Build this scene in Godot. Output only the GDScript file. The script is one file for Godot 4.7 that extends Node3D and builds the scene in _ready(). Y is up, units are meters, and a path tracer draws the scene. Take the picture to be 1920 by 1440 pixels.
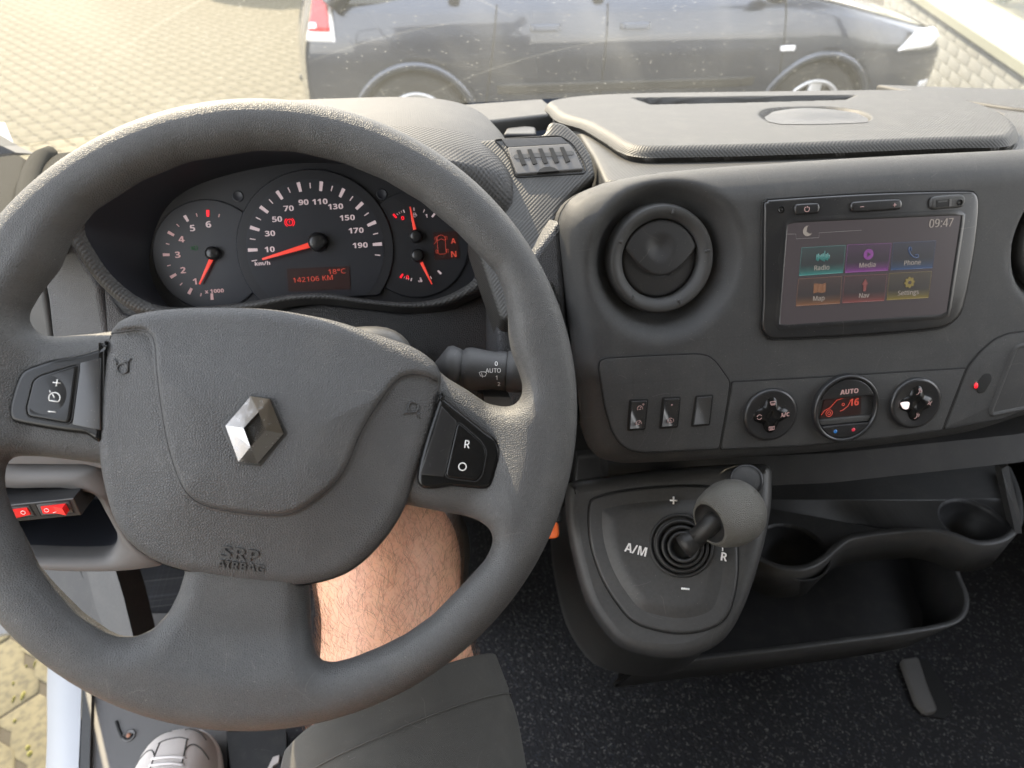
extends Node3D
# Cab of a van seen from the driver's seat. Metres, y up, the van points to -z. Lists of whole numbers are millimetres in the frame of the part that they shape.

var M := {}
var taken := {}
var rng := RandomNumberGenerator.new()

# ---------------------------------------------------------------- helpers
class MB:
	var st := SurfaceTool.new()
	var n := 0
	func _init() -> void:
		st.begin(Mesh.PRIMITIVE_TRIANGLES)
	func group(k: int) -> void:
		st.set_smooth_group(k)
	func tri(a: Vector3, b: Vector3, c: Vector3) -> void:
		st.add_vertex(a); st.add_vertex(c); st.add_vertex(b)
		n += 1
	func quad(a: Vector3, b: Vector3, c: Vector3, d: Vector3) -> void:
		tri(a, b, c); tri(a, c, d)
	func mesh() -> ArrayMesh:
		st.generate_normals()
		return st.commit()

func P(a: Array) -> PackedVector2Array:
	var o := PackedVector2Array()
	for i in range(0, a.size(), 2):
		o.append(Vector2(a[i], a[i + 1]) * 0.001)
	return o

func P3(a: Array) -> PackedVector3Array:
	var o := PackedVector3Array()
	for i in range(0, a.size(), 3):
		o.append(Vector3(a[i], a[i + 1], a[i + 2]) * 0.001)
	return o

func ccw(p: PackedVector2Array) -> PackedVector2Array:
	var s := 0.0
	for i in p.size():
		s += p[i].cross(p[(i + 1) % p.size()])
	if s < 0.0:
		p = p.duplicate()
		p.reverse()
	return p

func sm(e0: float, e1: float, x: float) -> float:
	var t := clampf((x - e0) / (e1 - e0), 0.0, 1.0)
	return t * t * (3.0 - 2.0 * t)

# closed or open Catmull-Rom curve through the points, evenly resampled
func curve2(p: PackedVector2Array, n: int, closed := true) -> PackedVector2Array:
	var fine := PackedVector2Array()
	var k := p.size()
	var spans := k if closed else k - 1
	for i in spans:
		var a: Vector2 = p[(i - 1 + k) % k] if closed else p[maxi(i - 1, 0)]
		var b: Vector2 = p[i]
		var c: Vector2 = p[(i + 1) % k]
		var d: Vector2 = p[(i + 2) % k] if closed else p[mini(i + 2, k - 1)]
		for j in 10:
			fine.append(b.cubic_interpolate(c, a, d, j / 10.0))
	if not closed:
		fine.append(p[k - 1])
	return even2(fine, n, closed)

func even2(fine: PackedVector2Array, n: int, closed := true) -> PackedVector2Array:
	var m := fine.size()
	var lens := PackedFloat32Array([0.0])
	for i in (m if closed else m - 1):
		lens.append(lens[i] + fine[i].distance_to(fine[(i + 1) % m]))
	var total := lens[lens.size() - 1]
	var out := PackedVector2Array()
	var at := 0
	for i in n:
		var s := total * i / (n if closed else n - 1)
		while at < lens.size() - 2 and lens[at + 1] < s:
			at += 1
		var f := clampf((s - lens[at]) / maxf(lens[at + 1] - lens[at], 1e-9), 0.0, 1.0)
		out.append(fine[at % m].lerp(fine[(at + 1) % m], f))
	return out

# polygon with rounded corners
func rounded(p: PackedVector2Array, r: float, seg := 5) -> PackedVector2Array:
	var out := PackedVector2Array()
	var k := p.size()
	for i in k:
		var a := p[(i - 1 + k) % k] - p[i]
		var b := p[(i + 1) % k] - p[i]
		var t := minf(r, minf(a.length(), b.length()) * 0.45)
		var s := p[i] + a.normalized() * t
		var e := p[i] + b.normalized() * t
		for j in seg + 1:
			var f := float(j) / seg
			out.append(s.lerp(p[i], f).lerp(p[i].lerp(e, f), f))
	return out

func rect(w: float, h: float, c := Vector2.ZERO) -> PackedVector2Array:
	return PackedVector2Array([c + Vector2(-w, -h) / 2, c + Vector2(w, -h) / 2, c + Vector2(w, h) / 2, c + Vector2(-w, h) / 2])

func circle(r: float, n := 40, c := Vector2.ZERO, ry := -1.0) -> PackedVector2Array:
	var o := PackedVector2Array()
	for i in n:
		o.append(c + Vector2(cos(TAU * i / n) * r, sin(TAU * i / n) * (r if ry < 0.0 else ry)))
	return o

func inset(p: PackedVector2Array, d: float) -> PackedVector2Array:
	var o := PackedVector2Array()
	var k := p.size()
	for i in k:
		var a := (p[i] - p[(i - 1 + k) % k]).normalized()
		var b := (p[(i + 1) % k] - p[i]).normalized()
		var na := Vector2(-a.y, a.x)
		var nb := Vector2(-b.y, b.x)
		var m := na + nb
		o.append(p[i] + m * (d / maxf(0.4, 1.0 + na.dot(nb))))
	return o

func lift(p: PackedVector2Array, z: float) -> PackedVector3Array:
	var o := PackedVector3Array()
	for v in p:
		o.append(Vector3(v.x, v.y, z))
	return o

func loft(mb: MB, rows: Array, closed := true) -> void:
	for k in rows.size() - 1:
		var a: PackedVector3Array = rows[k]
		var b: PackedVector3Array = rows[k + 1]
		var m := a.size()
		for i in (m if closed else m - 1):
			var j := (i + 1) % m
			mb.quad(a[i], a[j], b[j], b[i])

func cap(mb: MB, p: PackedVector2Array, z: float, up := true) -> void:
	var t := Geometry2D.triangulate_polygon(p)
	if t.is_empty():
		# loops left by the inset: keep the largest clean piece
		var whole: Array[PackedVector2Array] = Geometry2D.offset_polygon(p, -0.00002)
		var best := PackedVector2Array()
		for w in whole:
			if w.size() > best.size():
				best = w
		if best.size() > 2:
			p = best
			t = Geometry2D.triangulate_polygon(p)
	if t.is_empty():
		var c0 := Vector2.ZERO
		for v in p:
			c0 += v / p.size()
		p = p.duplicate()
		p.append(c0)
		for i in p.size() - 1:
			t.append_array(PackedInt32Array([i, (i + 1) % (p.size() - 1), p.size() - 1]))
	for i in range(0, t.size(), 3):
		var a := Vector3(p[t[i]].x, p[t[i]].y, z)
		var b := Vector3(p[t[i + 1]].x, p[t[i + 1]].y, z)
		var c := Vector3(p[t[i + 2]].x, p[t[i + 2]].y, z)
		var s := (b - a).cross(c - a).z
		if (s > 0.0) == up:
			mb.tri(a, b, c)
		else:
			mb.tri(a, c, b)

# slab with the given outline between z0 and z1, its upper edge rounded with radius r
func plate(mb: MB, poly: PackedVector2Array, z0: float, z1: float, r := 0.0, seg := 3) -> void:
	var p := ccw(poly)
	var rows := [lift(p, z0), lift(p, z1 - r)]
	var last := p
	if r > 0.0:
		for k in range(1, seg + 1):
			var a := PI / 2 * k / seg
			last = inset(p, r * (1.0 - cos(a)))
			rows.append(lift(last, z1 - r + r * sin(a)))
	else:
		mb.group(1)
	loft(mb, rows)
	if r <= 0.0:
		mb.group(2)
	cap(mb, last, z1)
	mb.group(3)
	cap(mb, p, z0, false)
	mb.group(0)

func frame_of(dir: Vector3) -> Basis:
	var z := dir.normalized()
	var x := z.cross(Vector3.UP if absf(z.y) < 0.9 else Vector3.RIGHT).normalized()
	return Basis(x, z.cross(x), z)

func tube(mb: MB, pts: PackedVector3Array, r: float, seg := 8, closed := false, flat := 1.0) -> void:
	var rows := []
	var k := pts.size()
	var prev := Basis()
	for i in k:
		var a := pts[(i - 1 + k) % k] if closed or i > 0 else pts[i]
		var b := pts[(i + 1) % k] if closed or i < k - 1 else pts[i]
		var d := (b - a).normalized()
		if i == 0:
			prev = frame_of(d)
		else:
			var x := (prev.x - d * prev.x.dot(d)).normalized()
			prev = Basis(x, d.cross(x), d)
		var row := PackedVector3Array()
		for j in seg:
			var t := TAU * j / seg
			row.append(pts[i] + prev.x * cos(t) * r + prev.y * sin(t) * r * flat)
		rows.append(row)
	if closed:
		rows.append(rows[0])
	loft(mb, rows)
	if not closed:
		for e in [0, rows.size() - 1]:
			var row: PackedVector3Array = rows[e]
			for j in range(1, seg - 1):
				if e == 0:
					mb.tri(row[0], row[j + 1], row[j])
				else:
					mb.tri(row[0], row[j], row[j + 1])

# turned shape round local z: profile of (radius, height)
func lathe(mb: MB, prof: PackedVector2Array, seg := 40, xf := Transform3D()) -> void:
	var rows := []
	for v in prof:
		var row := PackedVector3Array()
		for j in seg:
			row.append(xf * Vector3(cos(TAU * j / seg) * v.x, sin(TAU * j / seg) * v.x, v.y))
		rows.append(row)
	loft(mb, rows)

# solid between two polygons in space
func prism(mb: MB, a: PackedVector3Array, v: Vector3) -> void:
	var k := a.size()
	var c := Vector3.ZERO
	for p in a:
		c += p / k
	mb.group(-1)
	for i in k:
		var j := (i + 1) % k
		mb.quad(a[i], a[j], a[j] + v, a[i] + v)
		mb.tri(a[i], a[j], c)
		mb.tri(a[j] + v, a[i] + v, c + v)
	mb.group(0)

func box(mb: MB, s: Vector3, c: Vector3, r := 0.0, basis := Basis()) -> void:
	var t := MB.new()
	plate(mb, PackedVector2Array(), 0, 0) if false else null
	var p := rect(s.x, s.y)
	if r > 0.0:
		p = rounded(p, r, 3)
	plate(t, p, -s.z / 2, s.z / 2, r, 2)
	mb.st.append_from(t.mesh(), 0, Transform3D(basis, c))
	mb.n += 1

# relief on a star-shaped outline: rings from the centre to the edge, height from f(point)
func relief(mb: MB, outline: PackedVector2Array, c: Vector2, rings: int, f: Callable, hole := 0.0) -> void:
	var rows := []
	var p := ccw(outline)
	for k in rings + 1:
		var t := hole + (1.0 - hole) * (1.0 - pow(1.0 - float(k) / rings, 1.35))
		var row := PackedVector3Array()
		for v in p:
			var q := c.lerp(v, maxf(t, 0.0005))
			row.append(Vector3(q.x, q.y, f.call(q)))
		rows.append(row)
	loft(mb, rows)

func edge_dist(p: PackedVector2Array, q: Vector2) -> float:
	var best := 1e9
	for i in p.size():
		best = minf(best, q.distance_squared_to(Geometry2D.get_closest_point_to_segment(q, p[i], p[(i + 1) % p.size()])))
	return sqrt(best)

func inside(p: PackedVector2Array, q: Vector2) -> bool:
	return Geometry2D.is_point_in_polygon(q, p)

# surface nets of a distance field, visiting only blocks that the surface can cross
func nets(mb: MB, lo: Vector3, hi: Vector3, cell: float, f: Callable) -> void:
	var nx := int((hi.x - lo.x) / cell) + 2
	var ny := int((hi.y - lo.y) / cell) + 2
	var nz := int((hi.z - lo.z) / cell) + 2
	var vals := PackedFloat32Array()
	vals.resize(nx * ny * nz)
	vals.fill(1.0)
	var B := 6
	var busy := {}
	for bk in range(0, nz, B):
		for bj in range(0, ny, B):
			for bi in range(0, nx, B):
				var c := lo + Vector3(bi + B * 0.5, bj + B * 0.5, bk + B * 0.5) * cell
				var dc: float = f.call(c)
				if absf(dc) > cell * B * 1.15:
					if dc < 0.0:
						for k in range(bk, mini(bk + B, nz)):
							for j in range(bj, mini(bj + B, ny)):
								for i in range(bi, mini(bi + B, nx)):
									vals[(k * ny + j) * nx + i] = -1.0
					continue
				busy[Vector3i(bi, bj, bk)] = true
				for k in range(bk, mini(bk + B, nz)):
					for j in range(bj, mini(bj + B, ny)):
						var base := (k * ny + j) * nx
						for i in range(bi, mini(bi + B, nx)):
							vals[base + i] = f.call(lo + Vector3(i, j, k) * cell)
	var at := {}
	var sx := 1
	var sy := nx
	var sz := nx * ny
	for b: Vector3i in busy:
		for k in range(maxi(b.z - 1, 0), mini(b.z + B, nz - 1)):
			for j in range(maxi(b.y - 1, 0), mini(b.y + B, ny - 1)):
				for i in range(maxi(b.x - 1, 0), mini(b.x + B, nx - 1)):
					var o := (k * ny + j) * nx + i
					if at.has(o):
						continue
					var a0 := vals[o]
					var a1 := vals[o + sx]
					var a2 := vals[o + sy]
					var a3 := vals[o + sx + sy]
					var a4 := vals[o + sz]
					var a5 := vals[o + sx + sz]
					var a6 := vals[o + sy + sz]
					var a7 := vals[o + sx + sy + sz]
					var s := int(a0 < 0.0) + int(a1 < 0.0) + int(a2 < 0.0) + int(a3 < 0.0) + int(a4 < 0.0) + int(a5 < 0.0) + int(a6 < 0.0) + int(a7 < 0.0)
					if s == 0 or s == 8:
						continue
					var sum := Vector3.ZERO
					var cnt := 0
					var e := [a0, a1, a2, a3, a4, a5, a6, a7]
					for pr in [[0, 1], [2, 3], [4, 5], [6, 7], [0, 2], [1, 3], [4, 6], [5, 7], [0, 4], [1, 5], [2, 6], [3, 7]]:
						var u: float = e[pr[0]]
						var w: float = e[pr[1]]
						if (u < 0.0) != (w < 0.0):
							var t := u / (u - w)
							var pa := Vector3(pr[0] & 1, (pr[0] >> 1) & 1, pr[0] >> 2)
							var pb := Vector3(pr[1] & 1, (pr[1] >> 1) & 1, pr[1] >> 2)
							sum += pa.lerp(pb, t)
							cnt += 1
					at[o] = lo + (Vector3(i, j, k) + sum / cnt) * cell
	for o: int in at:
		var i := o % nx
		var j := (o / nx) % ny
		var k := o / sz
		var v := vals[o] < 0.0
		for ax in 3:
			var st: int = [sx, sy, sz][ax]
			var u: int = [sy, sz, sx][ax]
			var w: int = [sz, sx, sy][ax]
			if (vals[o + st] < 0.0) == v:
				continue
			if at.has(o - u) and at.has(o - w) and at.has(o - u - w):
				if v:
					mb.quad(at[o], at[o - u], at[o - u - w], at[o - w])
				else:
					mb.quad(at[o], at[o - w], at[o - u - w], at[o - u])

func capsule_d(p: Vector3, a: Vector3, b: Vector3, ra: float, rb: float) -> float:
	var ab := b - a
	var t := clampf((p - a).dot(ab) / ab.length_squared(), 0.0, 1.0)
	return p.distance_to(a + ab * t) - lerpf(ra, rb, t)

func smin(a: float, b: float, k: float) -> float:
	var h := maxf(k - absf(a - b), 0.0) / k
	return minf(a, b) - h * h * k * 0.25

func numbered(called: String) -> String:
	if not taken.has(called):
		taken[called] = 0
		return called
	taken[called] += 1
	return "%s_%03d" % [called, taken[called]]

func tag(o: Node, label: String, category: String, group := "") -> void:
	o.set_meta("label", label)
	o.set_meta("category", category)
	if group:
		o.set_meta("group", group)

func thing(called: String, label: String, category: String, at := Transform3D(), group := "") -> Node3D:
	var o := Node3D.new()
	o.name = numbered(called)
	add_child(o)
	o.transform = at
	tag(o, label, category, group)
	return o

func show_mesh(called: String, mesh: Mesh, m: Material, parent: Node = null) -> MeshInstance3D:
	var o := MeshInstance3D.new()
	o.mesh = mesh
	o.material_override = m
	if parent == null:
		o.name = numbered(called)
		add_child(o)
	else:
		var k := 0
		var nm := called
		while parent.has_node(nm):
			k += 1
			nm = "%s_%03d" % [called, k]
		o.name = nm
		parent.add_child(o)
	return o

func obj(called: String, mb: MB, m: Material, parent: Node = null) -> MeshInstance3D:
	return show_mesh(called, mb.mesh(), m, parent)

func slab(called: String, poly: PackedVector2Array, z0: float, z1: float, r: float, m: Material, parent: Node, seg := 3) -> MeshInstance3D:
	var mb := MB.new()
	plate(mb, poly, z0, z1, r, seg)
	return obj(called, mb, m, parent)

func seam(called: String, poly: PackedVector2Array, z: float, r: float, parent: Node, closed := true) -> MeshInstance3D:  # black tube standing in for the shade along a gap
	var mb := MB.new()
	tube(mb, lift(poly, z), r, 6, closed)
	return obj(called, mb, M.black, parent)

var bold: SystemFont
var light_font: SystemFont
func words(s: String, h: float, at: Vector3, m: Material, parent: Node, turn := 0.0, wide := 1.0, called := "lettering", strong := true, depth := 0.0004) -> MeshInstance3D:
	var t := TextMesh.new()
	t.text = s
	t.font = bold if strong else light_font
	t.font_size = 48
	t.pixel_size = h / (48.0 * 0.72)
	t.depth = depth
	t.curve_step = 2.0
	var o := show_mesh(called, t, m, parent)
	o.transform = Transform3D(Basis(Vector3(0, 0, 1), deg_to_rad(turn)) * Basis.from_scale(Vector3(wide, 1, 1)), at)
	return o

# line symbol in a plane: strokes of (x, y) in the symbol's own unit, scaled
func strokes(called: String, lines: Array, s: float, w: float, at: Vector3, turn: float, m: Material, parent: Node) -> MeshInstance3D:
	var mb := MB.new()
	for l: Array in lines:
		var pts := PackedVector3Array()
		for i in range(0, l.size(), 2):
			pts.append(Vector3(l[i], l[i + 1], 0) * s)
		tube(mb, pts, w, 6)
	var o := obj(called, mb, m, parent)
	o.transform = Transform3D(Basis(Vector3(0, 0, 1), deg_to_rad(turn)), at)
	return o

func arc(cx: float, cy: float, r: float, a0: float, a1: float, n := 12) -> Array:
	var o := []
	for i in n + 1:
		var a := deg_to_rad(lerpf(a0, a1, float(i) / n))
		o.append(cx + r * cos(a))
		o.append(cy + r * sin(a))
	return o

# ---------------------------------------------------------------- materials
func mat(c: Color, rough := 0.6, metal := 0.0) -> StandardMaterial3D:
	var m := StandardMaterial3D.new()
	m.albedo_color = c.linear_to_srgb()
	m.roughness = rough
	m.metallic = metal
	return m

func lin(r: float, g := -1.0, b := -1.0) -> Color:
	return Color(r, g if g >= 0.0 else r, b if b >= 0.0 else r)

func bump(m: StandardMaterial3D, tex: Texture2D, size: float, mm: float, world := false) -> StandardMaterial3D:
	m.heightmap_enabled = true
	m.heightmap_texture = tex
	m.heightmap_scale = mm * 0.1
	m.uv1_triplanar = true
	m.uv1_world_triplanar = world
	m.uv1_triplanar_sharpness = 6.0
	m.uv1_scale = Vector3.ONE / size
	return m

func noise_tex(kind: int, freq: float, size := 512, ramp := [], oct := 1, sd := 1) -> NoiseTexture2D:
	var n := FastNoiseLite.new()
	n.noise_type = kind
	n.seed = sd
	n.frequency = freq
	n.fractal_type = FastNoiseLite.FRACTAL_FBM if oct > 1 else FastNoiseLite.FRACTAL_NONE
	n.fractal_octaves = oct
	if kind == FastNoiseLite.TYPE_CELLULAR:
		n.cellular_return_type = FastNoiseLite.RETURN_DISTANCE2_SUB
		n.cellular_jitter = 0.9
	var t := NoiseTexture2D.new()
	t.width = size
	t.height = size
	t.seamless = true
	t.noise = n
	if ramp.size():
		var g := Gradient.new()
		g.offsets = PackedFloat32Array()
		g.colors = PackedColorArray()
		var offs := PackedFloat32Array()
		var cols := PackedColorArray()
		for r in ramp:
			offs.append(r[0])
			cols.append(r[1] if r[1] is Color else Color(r[1], r[1], r[1]))
		g.offsets = offs
		g.colors = cols
		t.color_ramp = g
	return t

func weave_tex(kind: String) -> ImageTexture:
	var s := 64
	var im := Image.create(s, s, false, Image.FORMAT_RGBF)
	for y in s:
		for x in s:
			var u := (x + y) * TAU / s * 2.0
			var v := (x - y) * TAU / s * 2.0
			var h := 0.0
			if kind == "knurl":
				h = 0.5 + 0.25 * sin(u) + 0.25 * sin(v)
				h = pow(h, 0.7)
			elif kind == "rib":
				h = 0.5 + 0.5 * sin(u) * (0.8 + 0.2 * sin(v))
			else:
				h = 0.5 + 0.25 * sin(x * TAU / s * 8.0 + (PI if (y / 4) % 2 == 0 else 0.0)) + 0.25 * sin(u * 2.0)
			im.set_pixel(x, y, Color(h, h, h))
	return ImageTexture.create_from_image(im)

func speck_tex(s: int, count: int, base: Color, cols: Array, longest: int, sd: int, thick := 1) -> ImageTexture:
	var r := RandomNumberGenerator.new()
	r.seed = sd
	var im := Image.create(s, s, false, Image.FORMAT_RGB8)
	im.fill(base.linear_to_srgb())
	for i in count:
		var c: Color = cols[r.randi() % cols.size()]
		c = c * r.randf_range(0.6, 1.3)
		c.a = 1.0
		c = c.linear_to_srgb()
		var x := r.randf() * s
		var y := r.randf() * s
		var a := r.randf() * TAU
		for k in r.randi_range(1, longest):
			for q in thick * thick:
				im.set_pixel(posmod(int(x) + q % thick, s), posmod(int(y) + q / thick, s), c)
			x += cos(a)
			y += sin(a)
			a += r.randf_range(-0.6, 0.6)
	return ImageTexture.create_from_image(im)

func lint_tex() -> ImageTexture:
	var s := 1024
	var r := RandomNumberGenerator.new()
	r.seed = 303
	var n := FastNoiseLite.new()
	n.seed = 12
	n.frequency = 0.009
	n.fractal_octaves = 4
	var im := Image.create(s, s, false, Image.FORMAT_RGBA8)
	for y in s:
		for x in s:
			# blend over the border so that the texture repeats without an edge
			var f := minf(minf(x, s - 1 - x), minf(y, s - 1 - y)) / 90.0
			var a := 0.045 * maxf(0.0, n.get_noise_2d(x, y) + 0.12) * minf(f, 1.0)
			im.set_pixel(x, y, Color(0.62, 0.60, 0.56, a))
	for k in 1500:
		var x := r.randi() % s
		var y := r.randi() % s
		var a := r.randf_range(0.06, 0.30)
		im.set_pixel(x, y, Color(0.8, 0.78, 0.74, a))
		if k % 3 == 0:
			im.set_pixel((x + 1) % s, y, Color(0.8, 0.78, 0.74, a * 0.8))
	for k in 70:
		var x := r.randf() * s
		var y := r.randf() * s
		var d := r.randf() * TAU
		var a := r.randf_range(0.04, 0.13)
		for q in r.randi_range(8, 60):
			im.set_pixel(posmod(int(x), s), posmod(int(y), s), Color(0.75, 0.73, 0.7, a))
			x += cos(d)
			y += sin(d)
			d += r.randf_range(-0.12, 0.12)
	return ImageTexture.create_from_image(im)

func glow_mat(c: Color, e: float, base := Color(0.02, 0.02, 0.02)) -> StandardMaterial3D:
	var m := mat(base, 0.4)
	m.emission_enabled = true
	m.emission = c.linear_to_srgb()
	m.emission_energy_multiplier = e
	return m

func materials() -> void:
	var cells := noise_tex(FastNoiseLite.TYPE_CELLULAR, 0.045, 512, [[0.0, 0.0], [0.12, 0.35], [0.3, 0.85], [0.6, 1.0]], 1, 3)
	var fine := noise_tex(FastNoiseLite.TYPE_SIMPLEX, 0.12, 512, [], 3, 5)
	var soft := noise_tex(FastNoiseLite.TYPE_SIMPLEX, 0.02, 512, [[0.0, 0.9], [0.5, 0.97], [1.0, 1.0]], 4, 8)
	var knurl := weave_tex("knurl")
	var rib := weave_tex("rib")
	M.wheel = bump(mat(lin(0.058, 0.058, 0.058), 0.54), cells, 0.032, 0.26)
	M.pad = bump(mat(lin(0.056, 0.056, 0.057), 0.54), cells, 0.036, 0.30)
	M.leather = bump(mat(lin(0.055, 0.056, 0.060), 0.5), cells, 0.045, 0.4)
	M.knurl = bump(mat(lin(0.030, 0.029, 0.028), 0.6), knurl, 0.0085, 0.5)
	M.rib = bump(mat(lin(0.034, 0.0325, 0.029), 0.58), rib, 0.0075, 0.3)
	M.plastic = bump(mat(lin(0.042, 0.042, 0.042), 0.55), fine, 0.05, 0.14)
	M.fascia = bump(mat(lin(0.036, 0.036, 0.036), 0.58), fine, 0.032, 0.26)
	M.matte_end = bump(mat(lin(0.05, 0.048, 0.042), 0.95), fine, 0.032, 0.2)
	M.matte_end.metallic_specular = 0.12
	M.dark = bump(mat(lin(0.023, 0.023, 0.024), 0.5), fine, 0.05, 0.1)
	M.console = bump(mat(lin(0.042, 0.042, 0.042), 0.45), fine, 0.06, 0.08)
	M.trim = bump(mat(lin(0.095, 0.092, 0.090), 0.6), fine, 0.05, 0.14)
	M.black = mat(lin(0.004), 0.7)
	M.gloss = mat(lin(0.008), 0.22)
	M.gloss.metallic_specular = 0.35
	M.satin = mat(lin(0.018, 0.018, 0.019), 0.3)
	M.rubber = mat(lin(0.018), 0.5)
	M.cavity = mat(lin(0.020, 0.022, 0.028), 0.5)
	M.face = mat(lin(0.015, 0.016, 0.020), 0.45)
	M.dial = mat(lin(0.020, 0.022, 0.029), 0.4)
	M.dial_ring = mat(lin(0.036, 0.038, 0.045), 0.35)
	M.knob = bump(mat(lin(0.13, 0.125, 0.11), 0.42), cells, 0.034, 0.9)
	M.chrome = mat(lin(0.36, 0.35, 0.345), 0.16, 1.0)
	M.chrome.roughness_texture = noise_tex(FastNoiseLite.TYPE_SIMPLEX, 0.02, 256, [[0.0, 0.5], [0.55, 0.6], [1.0, 1.0]], 4, 21)
	M.chrome.roughness = 0.34
	M.chrome.uv1_triplanar = true
	M.chrome.uv1_scale = Vector3.ONE * 25.0
	M.white_print = mat(lin(0.8, 0.79, 0.77), 0.5)
	M.grey_print = mat(lin(0.22, 0.21, 0.2), 0.5)
	M.tick = glow_mat(lin(0.72, 0.54, 0.56), 0.075, lin(0.5, 0.42, 0.43))  # emission added to lift ticks and numerals in the dark housing
	M.tick_dim = glow_mat(lin(0.6, 0.32, 0.32), 0.07, lin(0.5, 0.33, 0.32))
	M.needle = glow_mat(lin(0.9, 0.06, 0.04), 0.13, lin(0.6, 0.05, 0.03))
	M.warn = glow_mat(lin(1.0, 0.005, 0.02), 0.3)
	M.green = glow_mat(lin(0.01, 0.12, 0.03), 0.14)
	M.lcd = glow_mat(lin(0.08, 0.012, 0.009), 0.035, lin(0.006, 0.005, 0.005))
	M.lcd_text = glow_mat(lin(0.9, 0.09, 0.05), 0.12)
	M.icon_light = glow_mat(lin(0.9, 0.55, 0.5), 0.05, lin(0.22, 0.14, 0.14))
	M.icon_bright = glow_mat(lin(1.0, 0.75, 0.72), 0.2, lin(0.5))
	M.screen_glass = glow_mat(lin(0.07, 0.058, 0.062), 0.12, lin(0.03, 0.026, 0.027))
	M.screen_glass.roughness = 0.28
	M.screen_text = glow_mat(lin(0.9, 0.78, 0.68), 0.06)
	M.red_plastic = mat(lin(0.62, 0.02, 0.02), 0.22)
	M.red_plastic.emission_enabled = true
	M.red_plastic.emission = Color(1.0, 0.06, 0.05)
	M.red_plastic.emission_energy_multiplier = 0.02
	M.orange = mat(lin(0.75, 0.13, 0.02), 0.4)
	M.blue_dot = glow_mat(lin(0.01, 0.12, 0.35), 0.2)
	M.red_dot = glow_mat(lin(0.8, 0.02, 0.06), 0.15)
	M.skin = mat(Color(0.79, 0.475, 0.32), 0.5)
	M.skin.albedo_texture = noise_tex(FastNoiseLite.TYPE_SIMPLEX, 0.012, 512, [[0.0, Color(0.93, 0.84, 0.82)], [0.5, Color(1, 0.97, 0.95)], [1.0, Color(1, 0.93, 0.9)]], 5, 12)
	M.skin.subsurf_scatter_enabled = true
	M.skin.subsurf_scatter_strength = 0.25
	bump(M.skin, noise_tex(FastNoiseLite.TYPE_SIMPLEX, 0.03, 512, [], 4, 9), 0.05, 0.12)
	M.hair = mat(lin(0.16, 0.085, 0.045), 0.5)
	M.shorts = bump(mat(lin(0.050, 0.048, 0.043), 0.9), weave_tex("twill"), 0.006, 0.2)
	M.shorts.rim_enabled = true
	M.shorts.rim = 0.5
	M.thread = mat(lin(0.075, 0.072, 0.066), 0.9)
	M.shoe = bump(mat(lin(0.50, 0.46, 0.43), 0.75), cells, 0.03, 0.2)
	M.lace = mat(lin(0.6, 0.57, 0.55), 0.8)
	M.white_paint = mat(lin(0.25, 0.26, 0.28), 0.45)
	M.white_paint.clearcoat_enabled = true
	M.carpet = bump(mat(Color(1, 1, 1), 0.95), noise_tex(FastNoiseLite.TYPE_SIMPLEX, 0.09, 512, [], 3, 31), 0.12, 1.2)
	M.carpet.albedo_texture = speck_tex(512, 9500, lin(0.015, 0.015, 0.017), [lin(0.055, 0.054, 0.055), lin(0.03), lin(0.10, 0.097, 0.092), lin(0.024, 0.026, 0.033)], 5, 7, 2)
	M.carpet.albedo_color = Color(1, 1, 1)
	M.carpet.uv1_scale = Vector3.ONE / 0.5
	M.headliner = mat(lin(0.50, 0.485, 0.455), 0.9)
	M.glass = mat(lin(0.9, 0.95, 0.93), 0.02)
	M.glass.albedo_color.a = 0.04
	M.tinted = mat(lin(0.012, 0.016, 0.014), 0.03)
	M.tinted.albedo_color.a = 0.26
	M.tinted.transparency = BaseMaterial3D.TRANSPARENCY_ALPHA
	M.glass.transparency = BaseMaterial3D.TRANSPARENCY_ALPHA
	M.car_paint = mat(lin(0.014, 0.022, 0.042), 0.3, 0.3)
	M.car_paint.clearcoat_enabled = true
	M.car_paint.clearcoat_roughness = 0.04
	M.car_dark = mat(lin(0.012), 0.6)
	M.car_glass = mat(lin(0.01, 0.013, 0.013), 0.05)
	M.tyre = mat(lin(0.016), 0.85)
	M.alloy = mat(lin(0.55, 0.55, 0.56), 0.35, 0.6)
	M.lamp_red = mat(lin(0.55, 0.015, 0.03), 0.12)
	M.lamp_red.clearcoat_enabled = true
	M.lamp_clear = mat(lin(0.75, 0.74, 0.74), 0.1)
	M.lamp_clear.clearcoat_enabled = true
	M.brick = mat(lin(0.165, 0.172, 0.170), 0.8)
	M.mortar = mat(lin(0.115, 0.12, 0.118), 0.9)
	M.sill_paint = mat(lin(0.15, 0.155, 0.125), 0.6)
	M.sand = mat(lin(0.2, 0.18, 0.11), 0.95)
	M.leaf = mat(lin(0.10, 0.13, 0.045), 0.7)
	M.leaf.backlight_enabled = true
	M.leaf.backlight = Color(0.3, 0.4, 0.15)
	M.joint = mat(lin(0.028, 0.022, 0.012), 0.95)
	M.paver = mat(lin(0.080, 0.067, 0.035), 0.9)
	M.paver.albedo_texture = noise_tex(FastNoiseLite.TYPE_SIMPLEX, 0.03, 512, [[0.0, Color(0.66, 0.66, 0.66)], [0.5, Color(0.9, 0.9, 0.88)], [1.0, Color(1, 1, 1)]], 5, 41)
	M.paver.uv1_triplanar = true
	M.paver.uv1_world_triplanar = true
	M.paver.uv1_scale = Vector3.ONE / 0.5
	M.moss = mat(lin(0.10, 0.088, 0.016), 0.9)
	M.rust = mat(lin(0.28, 0.13, 0.08), 0.7)
	for m: StandardMaterial3D in [M.wheel, M.fascia, M.rib, M.console]:
		m.albedo_texture = soft
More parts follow.
